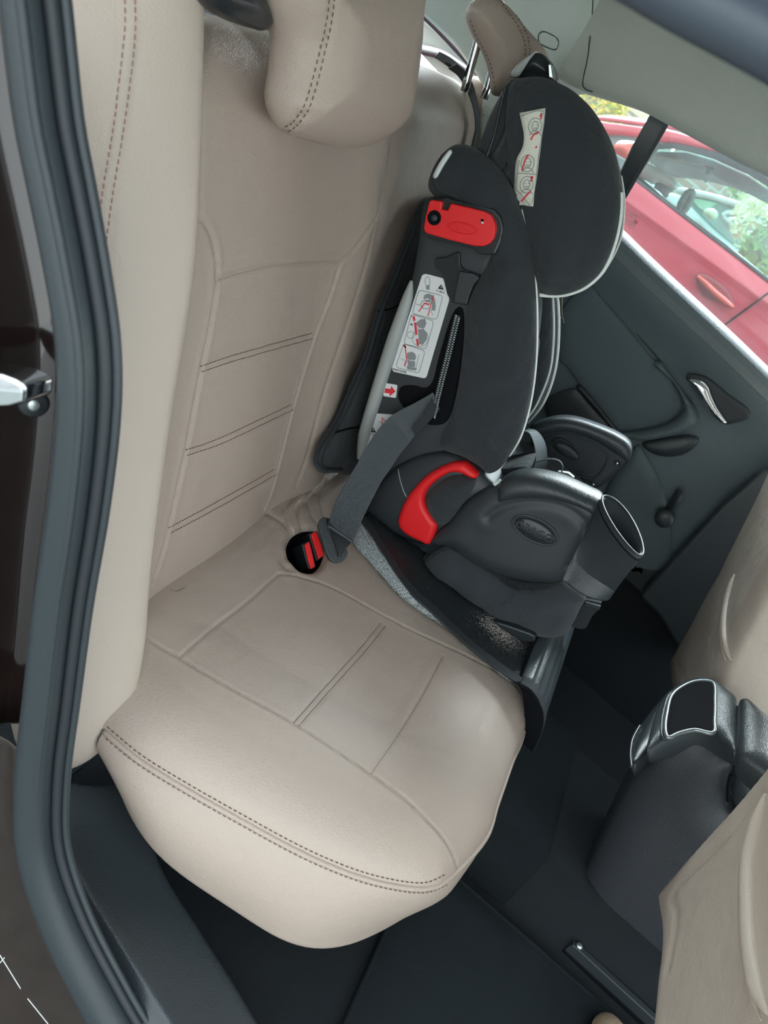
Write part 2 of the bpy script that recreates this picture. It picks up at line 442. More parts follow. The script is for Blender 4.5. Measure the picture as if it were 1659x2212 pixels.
def mat_brick(name, c1, c2, mortar, scale, rot=(0, 0, 0), bw=.5, rh=.25, ms=.02):
    m = bpy.data.materials.new(name); m.use_nodes = True; nt = m.node_tree; N = nt.nodes; L = nt.links; b = N['Principled BSDF']; b.inputs['Roughness'].default_value = .9
    tc = N.new('ShaderNodeTexCoord'); mp = N.new('ShaderNodeMapping'); mp.inputs['Rotation'].default_value = rot; br = N.new('ShaderNodeTexBrick')
    br.inputs['Color1'].default_value = (*c1, 1); br.inputs['Color2'].default_value = (*c2, 1); br.inputs['Mortar'].default_value = (*mortar, 1); br.inputs['Scale'].default_value = scale
    br.inputs['Brick Width'].default_value = bw; br.inputs['Row Height'].default_value = rh; br.inputs['Mortar Size'].default_value = ms
    L.new(tc.outputs['Object'], mp.inputs['Vector']); L.new(mp.outputs['Vector'], br.inputs['Vector']); L.new(br.outputs['Color'], b.inputs['Base Color'])
    bp = N.new('ShaderNodeBump'); bp.inputs['Distance'].default_value = .01; bp.invert = True; L.new(br.outputs['Fac'], bp.inputs['Height']); L.new(bp.outputs['Normal'], b.inputs['Normal'])
    return m
def mat_mesh(name):
    """3D spacer mesh of the seat mat: pale grey net with small dark holes"""
    m = mat(name, (.30, .34, .35), .8); nt = m.node_tree; N = nt.nodes; L = nt.links; b = N['Principled BSDF']
    tc = N.new('ShaderNodeTexCoord'); v = N.new('ShaderNodeTexVoronoi'); v.inputs['Scale'].default_value = 330; v.inputs['Randomness'].default_value = .35
    mp = N.new('ShaderNodeMapping'); mp.inputs['Scale'].default_value = (1, 1.6, 1); L.new(tc.outputs['Object'], mp.inputs['Vector']); L.new(mp.outputs['Vector'], v.inputs['Vector'])
    r = N.new('ShaderNodeValToRGB'); r.color_ramp.elements[0].position = .25; r.color_ramp.elements[0].color = (.05, .06, .065, 1); r.color_ramp.elements[1].position = .5; r.color_ramp.elements[1].color = (.36, .40, .41, 1)
    L.new(v.outputs['Distance'], r.inputs['Fac']); L.new(r.outputs['Color'], b.inputs['Base Color'])
    bp = N.new('ShaderNodeBump'); bp.inputs['Distance'].default_value = .0015; L.new(v.outputs['Distance'], bp.inputs['Height']); L.new(bp.outputs['Normal'], b.inputs['Normal'])
    return m
M['netting'] = mat_mesh('grey_spacer_mesh')
def mat_crumbs(name):
    """black vinyl of the seat mat with pale crumbs spilled near the seat foot"""
    m = mat(name, (.022, .027, .031), .42, bump=[('n', 900, .0004)]); nt = m.node_tree; N = nt.nodes; L = nt.links; b = N['Principled BSDF']
    tc = N.new('ShaderNodeTexCoord'); n1 = N.new('ShaderNodeTexNoise'); n1.inputs['Scale'].default_value = 500; n1.inputs['Detail'].default_value = 2
    L.new(tc.outputs['Object'], n1.inputs['Vector'])
    geo = N.new('ShaderNodeVectorMath'); geo.operation = 'DISTANCE'; c = P(1075, 1370, Z=.02); geo.inputs[1].default_value = tuple(c); L.new(tc.outputs['Object'], geo.inputs[0])
    mr = N.new('ShaderNodeMapRange'); mr.inputs['From Min'].default_value = 0; mr.inputs['From Max'].default_value = .075; mr.inputs['To Min'].default_value = .24; mr.inputs['To Max'].default_value = -.04; L.new(geo.outputs['Value'], mr.inputs['Value'])
    ad = N.new('ShaderNodeMath'); ad.operation = 'ADD'; L.new(n1.outputs['Fac'], ad.inputs[0]); L.new(mr.outputs['Result'], ad.inputs[1])
    r = N.new('ShaderNodeValToRGB'); r.color_ramp.elements[0].position = .66; r.color_ramp.elements[0].color = (.022, .027, .031, 1); r.color_ramp.elements[1].position = .72; r.color_ramp.elements[1].color = (.75, .70, .64, 1)
    L.new(ad.outputs[0], r.inputs['Fac']); L.new(r.outputs['Color'], b.inputs['Base Color']); return m
M['matflap'] = mat('ribbed_mat_vinyl', (.05, .062, .068), .33, bump=[('v', 500, .0004)], spec=.6)
M['matvinyl'] = mat_crumbs('black_seat_mat_vinyl')
def mat_weave(name, base, dark, scale, rot):
    m = mat(name, base, .6, spec=.35); nt = m.node_tree; N = nt.nodes; L = nt.links; b = N['Principled BSDF']
    tc = N.new('ShaderNodeUVMap'); return m
# ------------------------------------------------------------------ rear bench
seat = thing('rear_bench_seat', (.05, 1.1, -.30), 'beige leather rear bench seat with stitched panels, under the black child seat', 'car seat')
TL = math.radians(5); NC = np.array([-math.sin(TL), 0, math.cos(TL)])          # cushion plane, front edge higher
RB = math.radians(22); NB = np.array([math.cos(RB), 0, math.sin(RB)]); EB = np.array([-math.sin(RB), 0, math.cos(RB)]); DB = -.215*NB[0]
def onC(pts, d=0.): return PP(pts, n=NC, d=d)
def onB(pts, d=0.): return PP(pts, n=NB, d=DB+d)
# --- cushion: crowned top inside the welt, then a skirt that curls under
welt_px = [(225, 1578), (300, 1640), (400, 1702), (520, 1770), (650, 1840), (760, 1887), (850, 1911), (920, 1917), (968, 1897)]
welt = onC(welt_px, -.048)
# front edge runs across the car just under the rolled edge
fx = lambda y: .348-.02*max(0, (.80-y)/.15)**2-.045*min(1, max(0, (y-1.08)/.08))
front_edge = [np.array([fx(y), y, -.048+.087*fx(y)]) for y in (.79, .86, .95, 1.05, 1.2, 1.4, 1.6, 1.72)]
rear = [np.array([-.30, y, -.048-.026]) for y in (1.78, 1.4, 1.0, .62)]
outl = welt+front_edge+[np.array([.30, 1.79, -.02]), np.array([0, 1.80, -.048])]+rear+[np.array([-.2, .553, -.065])]
hole_px = cb([(296, 925), (310, 820), (365, 750), (450, 705), (560, 690), (620, 705), (655, 800), (690, 930), (688, 985), (640, 1080), (560, 1130), (440, 1118), (375, 1065), (320, 995)])
hole = onC(hole_px, 0.)
def ctop(d):
    t = np.clip(d/.10, 0, 1); return .048*(1-(1-t)**2.2)**.62
def cbulge(q, d): return .004*np.sin(np.clip((d-.08)/.12, 0, 1)*np.pi)
cushion = puff('cushion', outl, NC, M['leather'], seat, front=ctop, sp=.0032, u=(1, 0, 0), cs=True, crn=6, hole=hole, extra=(cbulge,))
tc_ = bvh(cushion)
sC = {
 'side': [(300, 1366), (340, 1393), (387, 1420), (470, 1470), (640, 1566), (800, 1671), (880, 1730), (940, 1790), (975, 1838), (988, 1878)],
 'rear': [(387, 1420), (450, 1365), (530, 1303), (600, 1241)],
 'far': [(600, 1240), (650, 1247), (720, 1270), (830, 1330), (900, 1366), (1000, 1412), (1080, 1455), (1118, 1485), (1138, 1530)],
 'd1': [(634, 1562), (700, 1487), (770, 1410), (824, 1345)], 'd2': [(645, 1569), (711, 1493), (781, 1416), (835, 1350)],
 'e': [(800, 1671), (850, 1600), (905, 1512), (957, 1415)]}
seam3 = [np.array(drape(tc_, resample(cr(sC[k], 8), n=90))[0]) for k in ('side', 'rear', 'far', 'e')]
groove(cushion, seam3[:3], .0024, .0036, .0003); groove(cushion, seam3[3:], .0016, .0034, 0)
groove(cushion, [np.array(drape(tc_, resample(cr(sC[k], 8), n=60))[0]) for k in ('d1', 'd2')], .0012, .004)
wr = [[(690, 1060), (655, 1085), (645, 1110), (652, 1140)], [(668, 1045), (665, 1080), (672, 1110), (690, 1135)], [(640, 1070), (618, 1095), (622, 1130), (632, 1150)], [(700, 1035), (690, 1075), (697, 1100), (705, 1130)], [(570, 1105), (590, 1115), (615, 1135), (628, 1155)], [(620, 1228), (612, 1215), (622, 1200), (628, 1190)]]
groove(cushion, [np.array(drape(tc_, resample(cr(w, 8), n=40))[0]) for w in wr], .0022, .011, .0012)
tc_ = bvh(cushion)
stitches('stitching', tc_, [sC['d1'], sC['d2']], M['thread'], cushion, ln=.0032, gap=.0018, r=.00055)
stitches('seam_thread', tc_, [shift(sC['side'][2:], -2)], M['palethread'], cushion, ln=.0022, gap=.0016, r=.0004)
stitches('seam_thread', tc_, [shift(sC['e'], 2)], M['thread'], cushion, ln=.0018, gap=.0016, r=.00035)
# well round the buckles
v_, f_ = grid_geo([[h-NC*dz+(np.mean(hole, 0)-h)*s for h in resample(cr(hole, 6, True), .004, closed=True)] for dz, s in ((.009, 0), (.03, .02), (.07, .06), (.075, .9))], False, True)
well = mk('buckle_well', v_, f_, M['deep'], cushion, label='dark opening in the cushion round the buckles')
# skirt
ol = resample(cr(outl, 6, True), .006, closed=True)
bot_px = [(238, 1640), (258, 1720), (300, 1802), (350, 1862), (420, 1912), (490, 1957), (560, 2004), (630, 2048), (690, 2058), (765, 2045), (860, 1993), (950, 1930), (985, 1890)]
nw = 26
wl = resample(cr(welt, 8), n=nw)
fe = resample(cr([welt[-1]]+front_edge, 8), n=30)[1:]
top = np.vstack([wl, fe]); nt_ = len(top)
zb = np.interp(np.linspace(0, 1, nw), [0, .3, .7, 1], [-.12, -.165, -.175, -.165])
bp = resample(cr(bot_px, 8), n=nw); low_near = np.array([P(a, b, Z=z) for (a, b), z in zip(bp, zb)])
low_near[:3, 1] = np.maximum(low_near[:3, 1], top[:3, 1]-.004)
low_front = np.array([[p[0]-.012-.028*min(1, max(0, (p[1]-.8)/.2)), p[1]+.004*0, -.165] for p in fe])
low_front[0] = .5*low_front[0]+.5*low_near[-1]
low = np.vstack([low_near, low_front]); low = np.vstack([low[:1], smooth(low, 3, False)[1:-1], low[-1:]])
tg = np.gradient(top, axis=0); outw = np.stack([tg[:, 1], -tg[:, 0], 0*tg[:, 0]], 1); outw /= np.linalg.norm(outw, axis=1)[:, None]
rows = []
for t in np.linspace(0, 1, 16):
    b = top*(1-t)+low*t; b += outw*(.016*math.sin(math.pi*t**.75))[..., None] if False else outw*(.016*math.sin(math.pi*t**.75))
    rows.append(b)
for k, (dd, dz) in enumerate(((.006, -.010), (.020, -.016), (.06, -.018), (.12, -.018))): rows.append(low-outw*dd+np.array([0, 0, dz]))
skirt = surf('skirt', np.array(rows), M['leather'], cushion, sub=1)
# twin-stitched welt: raised flat bead between two rows of thread
wpos = resample(cr(welt+front_edge, 8), .004)
tube('welt', wpos-NC*.001, .0042, M['leather'], cushion, res=10, sq=(1, .9))
wt = bvh(cushion, skirt)
stitches('stitching', wt, [shift(welt_px, -11)], M['thread'], cushion, ln=.0042, gap=.0026, r=.0007)
stitches('stitching', wt, [shift(welt_px, 11)], mat('tan_thread', (.24, .17, .14), .8), cushion, ln=.0042, gap=.0026, r=.0007)
# --- backrest across the whole bench
ys = np.arange(.668, 1.86, .0036); ss = np.arange(-.13, .80, .0036)
Yg, Sg = np.meshgrid(ys, ss, indexing='ij')
def bump(x, c, w): return np.exp(-((x-c)/w)**2)
H = .010*np.clip((.74-Yg)/.10, 0, 1)**1.5
H += .018*bump(Yg, 1.175+.06*np.clip((Sg-.2)/.4, 0, 1), .075)+.012*bump(Yg, 1.48, .22)*np.clip((Sg+.1)/.4, 0, 1)
H -= .012*bump(Yg, 1.225, .022)*np.clip((Sg-.38)/.2, 0, 1)
H -= .03*np.clip((Yg-1.66)/.12, 0, 1)**2
H += .006*bump(Yg, .9, .12)
H += .010*np.sin(np.clip((Sg-.0)/.36, 0, 1)*np.pi)*bump(Yg, .9, .2)
S0 = .60-.03*np.clip((1.15-Yg)/.3, 0, 1); R = .085
ang = np.clip((Sg-S0)/R, 0, 2.2); flat = np.minimum(Sg, S0)
G = EB*(flat+R*np.sin(ang))[..., None]+NB*(H-R*(1-np.cos(ang)))[..., None]+np.array([-.215, 0, 0]); G[..., 1] = Yg
backrest = surf('backrest', G, M['leather'], seat)
tb_ = bvh(backrest)
sB = {
 'l': [(441, -60), (440, 0), (438, 200), (432, 468)], 'l2': [(432, 468), (453, 500), (466, 550), (468, 608), (455, 700), (434, 800), (415, 900), (400, 980), (378, 1080), (361, 1155), (345, 1215), (332, 1250)],
 'r': [(846, 200), (842, 330), (815, 470)], 'r1': [(815, 468), (790, 505), (760, 545), (736, 568), (712, 640), (676, 735), (633, 880), (600, 1010), (585, 1065), (570, 1100)],
 'r2': [(815, 470), (785, 590), (745, 715), (700, 850), (665, 980), (640, 1050)],
 'h': [(470, 604), (520, 588), (580, 575), (640, 567), (735, 563)]}
dbl = [[(434, 797), (500, 775), (580, 752), (676, 725)], [(402, 978), (470, 955), (550, 918), (632, 879)], [(366, 1146), (430, 1112), (520, 1062), (597, 1018)]]
grab = lambda t, l: np.array(drape(t, resample(cr(l, 8), n=90))[0])
groove(backrest, [grab(tb_, sB[k]) for k in ('l2', 'r1', 'h')], .0032, .005, .0010)
groove(backrest, [grab(tb_, sB[k]) for k in ('l', 'r', 'r2')], .0022, .009, .0)
groove(backrest, [grab(tb_, shift(d, s)) for d in dbl for s in (-6, 6)], .0016, .005, .0)
far_seam = [(1003, 200), (1000, 250), (992, 330)]
groove(backrest, [grab(tb_, far_seam)], .003, .006, .001)
tb_ = bvh(backrest)
for d in dbl: stitches('stitching', tb_, [shift(d, s) for s in (-6, 6)], M['thread'], backrest, ln=.0034, gap=.002, r=.0006)
stitches('seam_thread', tb_, [shift(sB['h'], 3)], M['palethread'], backrest, ln=.0022, gap=.0018, r=.0004)
# --- side pad between the backrest and the door
A_, B_, C_ = P(440, 0, n=NB, d=DB+.012), P(310, 1400, Y=.615), P(150, 1655, Y=.545)
NP = np.cross(B_-A_, C_-A_); NP /= np.linalg.norm(NP); NP = NP if NP@(EYE-A_) > 0 else -NP; DP = NP@A_
print('pad normal', NP)
pad_px = [(455, -120), (442, 0), (437, 250), (430, 450), (418, 600), (400, 720), (372, 890), (347, 1065), (325, 1245), (312, 1400), (288, 1505), (240, 1592), (185, 1640), (120, 1660), (55, 1640), (20, 1540), (10, 1300), (60, 1000), (90, 700), (60, 400), (10, 100), (-20, -120)]
side_pad = puff('side_pad', PP(pad_px, n=NP, d=DP), NP, M['leather2'], seat, front=(.036, .085), back=(.03, .05), sp=.006)
tp_ = bvh(side_pad)
wp = [(280, -40), (281, 30), (277, 110), (266, 200), (252, 300), (236, 400), (222, 500), (212, 590), (205, 640)]
groove(side_pad, [grab(tp_, wp)], -.0022, .008); groove(side_pad, [grab(tp_, shift(wp, s)) for s in (-11, 11)], .002, .005)
tp_ = bvh(side_pad)
stitches('stitching', tp_, [shift(wp, -11), shift(wp, 11)], mat('rose_thread', (.36, .21, .17), .8), side_pad, ln=.0042, gap=.0024, r=.0007)
fpad = [(996, 182), (1012, 168), (1040, 165), (1075, 180), (1090, 260), (1080, 420), (1010, 400), (1000, 300)]
puff('side_pad', PP(fpad, Y=1.80), (0, -1, 0), M['leather'], seat, front=(.03, .04), back=(.08, .05), sp=.008)
# --- headrests
NH = NB; 
def headrest(name, px, d, fr, bk, welt, posts, n=NH):
    h = puff(name, PP(px, n=n, d=d), n, M['leather'], seat, front=fr, back=bk, sp=.005)
    t = bvh(h)
    groove(h, [grab(t, welt)], .003, .006, .0012)
    t = bvh(h)
    stitches('stitching', t, [shift(welt, -6), shift(welt, 6)], M['thread'], h, ln=.004, gap=.003, r=.0006)
    for a, b, r in posts: tube('headrest_post', [a, (a+b)/2, b], r, M['chrome'], h, res=14, label='chrome headrest post')
    return h
hp = [(572, -130), (578, -40), (590, 20), (604, 80), (603, 150), (592, 215), (600, 262), (618, 287), (660, 302), (735, 318), (790, 306), (828, 262), (845, 180), (858, 80), (862, 0), (860, -130)]
hw = [(716, -90), (716, 0), (708, 60), (694, 120), (676, 190), (660, 235), (636, 268), (612, 283)]
a0 = P(720, 60, n=NB, d=DB+.0)
headrest('headrest', hp, DB+.045, (.060, .085), (.03, .05), hw, [(np.array([-.475, .86, .60]), np.array([-.51, .86, .72]), .006), (np.array([-.475, .98, .60]), np.array([-.51, .98, .72]), .006)])
hr = c2([(428, 60), (445, 20), (480, -5), (535, -18), (575, 0), (620, 50), (670, 110), (735, 185), (748, 230), (720, 300), (650, 360), (560, 390), (532, 380), (528, 330), (515, 270), (490, 210), (455, 150), (430, 95)])
hw2 = c2([(575, -2), (608, 45), (640, 90), (665, 140), (678, 190), (676, 240)])
YF = 1.40
pa, pb = P(1031, 95, Y=YF), P(1010, 172, Y=YF)
headrest('headrest', PP(hr, Y=YF) and hr, 0, (.035, .05), (.035, .05), hw2, [(pa, pb+(pb-pa)*.3, .0065)], n=NH) if False else None
h2 = puff('headrest', PP(hr, Y=YF), (0, -1, 0), M['leather'], seat, front=(.045, .05), back=(.16, .06), sp=.005)
t2 = bvh(h2); groove(h2, [grab(t2, hw2)], .0025, .006, .001); t2 = bvh(h2)
stitches('stitching', t2, [shift(hw2, -5), shift(hw2, 5)], M['thread'], h2, ln=.004, gap=.003, r=.0006)
edge_l = c2([(432, 85), (455, 150), (490, 212), (515, 270), (527, 330), (530, 375)])
stitches('seam_thread', t2, [shift(edge_l, -8)], M['thread'], h2, ln=.004, gap=.003, r=.0005)
tube('headrest_post', [pa+(pa-pb)*.4, pa, pb, pb+(pb-pa)*.35], .007, M['chrome'], h2, res=14, label='chrome headrest post')
tube('headrest_post', [p+np.array([0, .13, 0]) for p in (pa+(pa-pb)*.4, pa, pb, pb+(pb-pa)*.35)], .007, M['chrome'], h2, res=14, label='chrome headrest post')
# black release lever cover near the top of the backrest
lv = [(438, -15), (452, 14), (475, 35), (510, 52), (545, 62), (562, 66), (574, 56), (577, 38), (570, 12), (560, -12), (548, -45), (470, -60), (440, -45)]
lever = puff('release_lever', onB(lv, .03), NB, M['gloss'], seat, front=(.016, .022), back=(.03, .02), sp=.004, label='black backrest release lever')
# ------------------------------------------------------------------ the car round the seat (setting)
def struct(o): o['kind'] = 'structure'; return o
ZF = -.33
# floor carpet with the tunnel hump across the middle
ysf = np.r_[np.linspace(.46, .90, 12), np.linspace(.92, 1.50, 40), np.linspace(1.52, 1.98, 12)]
xsf = np.linspace(-.55, 1.7, 60)
hump = lambda y: .115*np.clip((y-1.02)/.05, 0, 1)**1*np.clip((1.44-y)/.05, 0, 1)
G = np.array([[[x, y, ZF+hump(y)-.0*x] for y in ysf] for x in xsf])
floor = struct(surf('floor', G, M['carpet'], thick=.02))
# rubber floor mat with a raised rim
mats = thing('floor_mat', (.5, .8, ZF), 'dark flat floor mat lying in the footwell in front of the beige cushion', 'floor mat')
mo = PP([(832, 2008), (1000, 1905), (1150, 1900), (1240, 1930), (1300, 2000), (1560, 2300), (720, 2330), (745, 2212)], Z=ZF+.008)
mo = [np.array([.378, .80, ZF+.008]), np.array([.378, .985, ZF+.008]), np.array([.95, .985, ZF+.008]), np.array([.95, .50, ZF+.008]), np.array([.378, .50, ZF+.008])]
plate('mat', mo, .007, M['matrub'], mats, n=(0, 0, 1), bev=.003)
rim = resample(mo, .02, closed=True)
tube('rim', rim, .004, M['matrub'], mats, closed=True, res=8)
# lighter tunnel mat laid over the hump
tm = thing('tunnel_mat', (.6, 1.23, ZF), 'dark carpet mat over the floor hump behind the centre console', 'floor mat')
tp = [np.array([x, y, ZF+.118+.004]) for x, y in ((.30, 1.10), (.72, 1.10), (.72, 1.40), (.30, 1.40))]
tun = []
for x in np.linspace(.28, .56, 12):
    tun.append([np.array([x, y, z]) for y, z in ((1.005, ZF+.01), (1.03, ZF+.075), (1.055, ZF+.122), (1.1, ZF+.124), (1.25, ZF+.124), (1.40, ZF+.124), (1.44, ZF+.06), (1.46, ZF+.012))])
surf('carpet_cover', np.array(tun), M['matrub'], tm, thick=.006)
# seat rail on the floor
sr = thing('seat_rail', P(1300, 2050, Z=ZF+.01), 'black metal seat rail bolted to the dark footwell floor', 'seat rail')
ra, rb_ = P(1238, 2038, Z=ZF+.035), P(1480, 2260, Z=ZF+.035)
dd = (rb_-ra)/np.linalg.norm(rb_-ra); sd = np.cross((0, 0, 1), dd)
def bar(name, a, b, w, h, m, par, bev=.002):
    d = (b-a)/np.linalg.norm(b-a); s = np.cross((0, 0, 1), d); o = [a-s*w/2, b-s*w/2, b+s*w/2, a+s*w/2]
    return plate(name, o, h, m, par, n=(0, 0, 1), bev=bev)
bar('rail_channel', ra+sd*.02-np.array([0, 0, .022]), rb_+sd*.02-np.array([0, 0, .022]), .05, .010, M['deep'], sr)
bar('runner', ra+sd*.004, rb_+sd*.004, .014, .028, M['plastic'], sr); bar('runner', ra+sd*.040, rb_+sd*.040, .012, .024, M['plastic'], sr)
lathe('bolt', ra+dd*.012+sd*.004+np.array([0, 0, .0]), (0, 0, 1), [(.007, 0), (.007, .004), (.004, .006)], M['satin'], sr, res=12)
# --- near door opening: sill plate, rubber seal, painted body
sill_in = resample(cr([P(300, 1700, Z=-.22), P(349, 1868, Z=-.235), P(430, 2003, Z=-.235), P(500, 2112, Z=-.235), P(590, 2262, Z=-.235)], 8), n=40)
sill_out = resample(cr([P(116, 1690, Z=-.165), P(128, 1790, Z=-.20), P(170, 1896, Z=-.21), P(245, 2021, Z=-.21), P(354, 2195, Z=-.21), P(440, 2330, Z=-.21)], 8), n=40)
rows = []
for a, b in zip(sill_out, sill_in):
    o = (a-b)*np.array([1, 1, 0]); o /= np.linalg.norm(o)
    rows.append([a+o*.035+np.array([0, 0, -.03]), a+o*.006+np.array([0, 0, -.012]), a+np.array([0, 0, .000]), a-o*.004+np.array([0, 0, .001]), a*.75+b*.25, a*.5+b*.5, a*.25+b*.75, b+o*.006+np.array([0, 0, .004]), b, b+np.array([0, 0, -.012]), b+np.array([0, 0, -.12])])
sill = struct(surf('trim_1', np.array(rows), M['plastic_soft'], thick=.004, sub=1)); sill['label'] = 'black grained sill plate inside the door opening'
# wedge of trim under the side pad
wg = PP([(80, 1600), (215, 1612), (190, 1650), (118, 1712), (80, 1745)], Y=.60)
struct(plate('trim_2', wg, .05, M['plastic_soft'], bev=.004))
# weather seal: big bulb with an inner lip, following the door opening
YS_ = .42
seal_c = [(20, -160), (45, 0), (75, 250), (106, 410), (136, 565), (163, 740), (165, 900), (145, 1100), (115, 1300), (92, 1500), (72, 1690), (78, 1840), (130, 1995), (209, 2150), (262, 2240), (330, 2340)]
seal_p = resample(cr(PP(seal_c, Y=YS_), 8), .012)
seal = thing('door_seal', P(160, 760, Y=YS_), 'thick black rubber seal curving round the near door opening', 'door seal')
width = np.array([47*((p-EYE)@FWD)/F_PX for p in seal_p])*np.interp([PX(p)[1] for p in seal_p], [0, 700, 1300, 1800, 2200], [1.02, 1.0, .95, .92, 1.0])
tube('bulb', seal_p, width*.90, M['rubber'], seal, up=(0, 1, 0), res=28)
tg = np.gradient(seal_p, axis=0); tg /= np.linalg.norm(tg, axis=1)[:, None]; sd_ = np.cross(tg, (0, 1, 0))
if (PX(seal_p[10]+sd_[10]*.02)[0] < PX(seal_p[10])[0]): sd_ = -sd_
lipc = seal_p+sd_*(width*1.02)[:, None]+np.array([0, .010, 0])
tube('lip', lipc, .0052, M['rubber_dark'], seal, up=(0, 1, 0), res=12)
tube('lip', lipc+sd_*.0058+np.array([0, .006, 0]), .0038, M['rubber'], seal, up=(0, 1, 0), res=12)
tube('ridge', seal_p+sd_*(width*.60)[:, None]-np.array([0, .008, 0]), .0035, M['rubber'], seal, up=(0, 1, 0), res=10)
tube('gap_edge', seal_p-sd_*(width*1.0)[:, None]+np.array([0, .008, 0]), .0045, M['rubber_dark'], seal, up=(0, 1, 0), res=10)
# painted jamb outside the seal: stepped, glossy dark brown
prof = [(-.020, .026), (-.024, .012), (-.030, .010), (-.034, .016), (-.040, .040), (-.056, .060), (-.075, .062), (-.090, .045), (-.100, .015), (-.112, -.030), (-.135, -.055), (-.18, -.065), (-.26, -.070)]
G = []
k1 = int(np.argmin([abs(PX(p)[1]-1720) for p in seal_p]))
for i in range(0, k1+1, 1):
    p = seal_p[i]; G.append([p+sd_[i]*a+np.array([0, b, 0]) for a, b in prof])
wall_near = struct(surf('wall_near', np.array(G), M['paint'], thick=.003, sub=1))
prof2 = [(-.016, .020), (-.030, .006), (-.034, .010), (-.050, .012), (-.085, .004), (-.125, -.004), (-.160, -.012), (-.20, -.03), (-.22, -.06), (-.225, -.12)]
G = []
for i in range(k1-3, len(seal_p)):
    p = seal_p[i]; t = min(1, (i-k1+3)/8)
    G.append([p+sd_[i]*a+np.array([0, b, 0]) for a, b in prof2])
sillp = struct(surf('trim_3', np.array(G), M['paintsill'], thick=.003, sub=1)); sillp['label'] = 'dusty brown painted sill below the door seal'
# scratches in the paint
ts = bvh(sillp)
for ln in ([(0, 2062), (45, 2135)], [(60, 2156), (105, 2212)], [(0, 2080), (10, 2068)]):
    p, n = drape(ts, resample(np.array(ln, float), n=12), .0004)
    if len(p) > 3: tube('scratch', p, .0006, M['label'], sillp, res=5, label='pale scratch in the brown paint')
# door striker: bright block and its dark recess
st = thing('door_striker', P(20, 840, Y=.40), 'bright metal latch block on the glossy brown door frame', 'door latch')
bl = PP([(-60, 800), (0, 808), (30, 820), (52, 832), (50, 872), (20, 880), (-60, 884)], Y=.40)
plate('latch_block', bl, .03, M['chrome'], st, n=(0, -1, 0), bev=.004)
face = PP([(-60, 838), (0, 842), (48, 846), (46, 868), (18, 876), (-60, 879)], Y=.397)
plate('latch_face', face, .004, M['satin'], st, n=(0, -1, 0), bev=.001)
tw_ = bvh(wall_near)
cx_, nx_ = drape(tw_, [(72, 870), (72, 800)], .002)
if len(cx_):
    lathe('mount_plate', cx_[0], nx_[0], [(.012, -.004), (.012, .001), (.010, .003)], M['plastic'], st, res=20); lathe('screw', cx_[0], nx_[0], [(.005, .002), (.005, .0045), (.003, .005)], M['satin'], st, res=12)
# --- roof edge over the near door (blurred dark band)
re_px = [(1225, -60), (1330, 10), (1440, 75), (1560, 140), (1659, 195), (1760, 250)]
rp_ = resample(cr(PP(re_px, Y=.40), 8), n=40)
rprof = [(0, 0), (.003, -.010), (.012, -.018), (.022, -.015), (.026, -.006), (.036, -.008), (.05, -.016), (.065, -.010), (.075, .01), (.085, .05)]
tg2 = np.gradient(rp_, axis=0); tg2 /= np.linalg.norm(tg2, axis=1)[:, None]; up2 = np.cross((0, 1, 0), tg2); up2 *= np.sign(up2[:, 2])[:, None]
G = [[p+u*(a)+np.array([0, b, 0]) for a, b in rprof] for p, u in zip(rp_, up2)]
struct(surf('trim_4', np.array(G), M['roofrub'], thick=.004, sub=1))['label'] = 'dark rubber edge of the roof over the door'
# roof skin and headliner
rz = .93
G = np.array([[[x, y, .90+.07*math.sin(math.pi*np.clip((y-.3)/1.55, 0, 1))-.06*np.clip((-.35-x)/.6, 0, 1)**2*3] for y in np.linspace(.30, 1.80, 24)] for x in np.linspace(-1.25, 1.15, 30)])
struct(surf('ceiling', G, M['headliner'], thick=.02))
# --- far side: roof side trim, quarter trim, door
YD = 1.86
rail_lo = [(1195, 168), (1240, 193), (1300, 212), (1380, 237), (1440, 268), (1500, 300), (1580, 343), (1659, 382), (1780, 445)]
rl = resample(cr(PP(rail_lo, Y=YD-.12), 8), n=50)
G = []
for p in rl:
    G.append([p+np.array([0, b, a]) for a, b in ((.03, .12), (.004, .07), (.0, .045), (.002, .02), (.012, .004), (.03, -.004), (.07, -.006), (.13, -.03), (.20, -.10), (.26, -.22), (.29, -.40))])
rail = struct(surf('trim_5', np.array(G), M['headliner'], sub=1)); rail['label'] = 'grey padded roof side trim above the far window'
q_px = [(840, -60), (855, 20), (900, 20), (975, 90), (1030, 165), (1045, 190), (1035, 260), (1040, 420), (1100, 480), (1180, 400), (1240, 205), (1290, 200), (1330, 150), (1345, -90)]
quarter = struct(plate('trim_6', PP(q_px, Y=YD-.10), .02, M['pillar'], n=(0, -1, 0), bev=.008)); quarter['label'] = 'grey rear pillar trim behind the far headrest'
cap = [(1163, 78), (1168, 70), (1178, 69), (1200, 80), (1206, 90), (1203, 104), (1194, 107), (1166, 94)]
plate('hook_cover', PP(cap, Y=YD-.103), .006, M['pillar'], quarter, n=(0, -1, 0), bev=.0025)
rimc = cr(PP(cap, Y=YD-.1005), 6, True); tube('cover_gap', rimc, .0009, M['rubber_dark'], quarter, closed=True, res=6)
sm = PP([(1281, -60), (1280, 20), (1270, 120), (1259, 175), (1264, 192), (1280, 198)], Y=YD-.135); tube('panel_gap', cr(sm, 8), .0012, M['rubber_dark'], quarter, res=6)
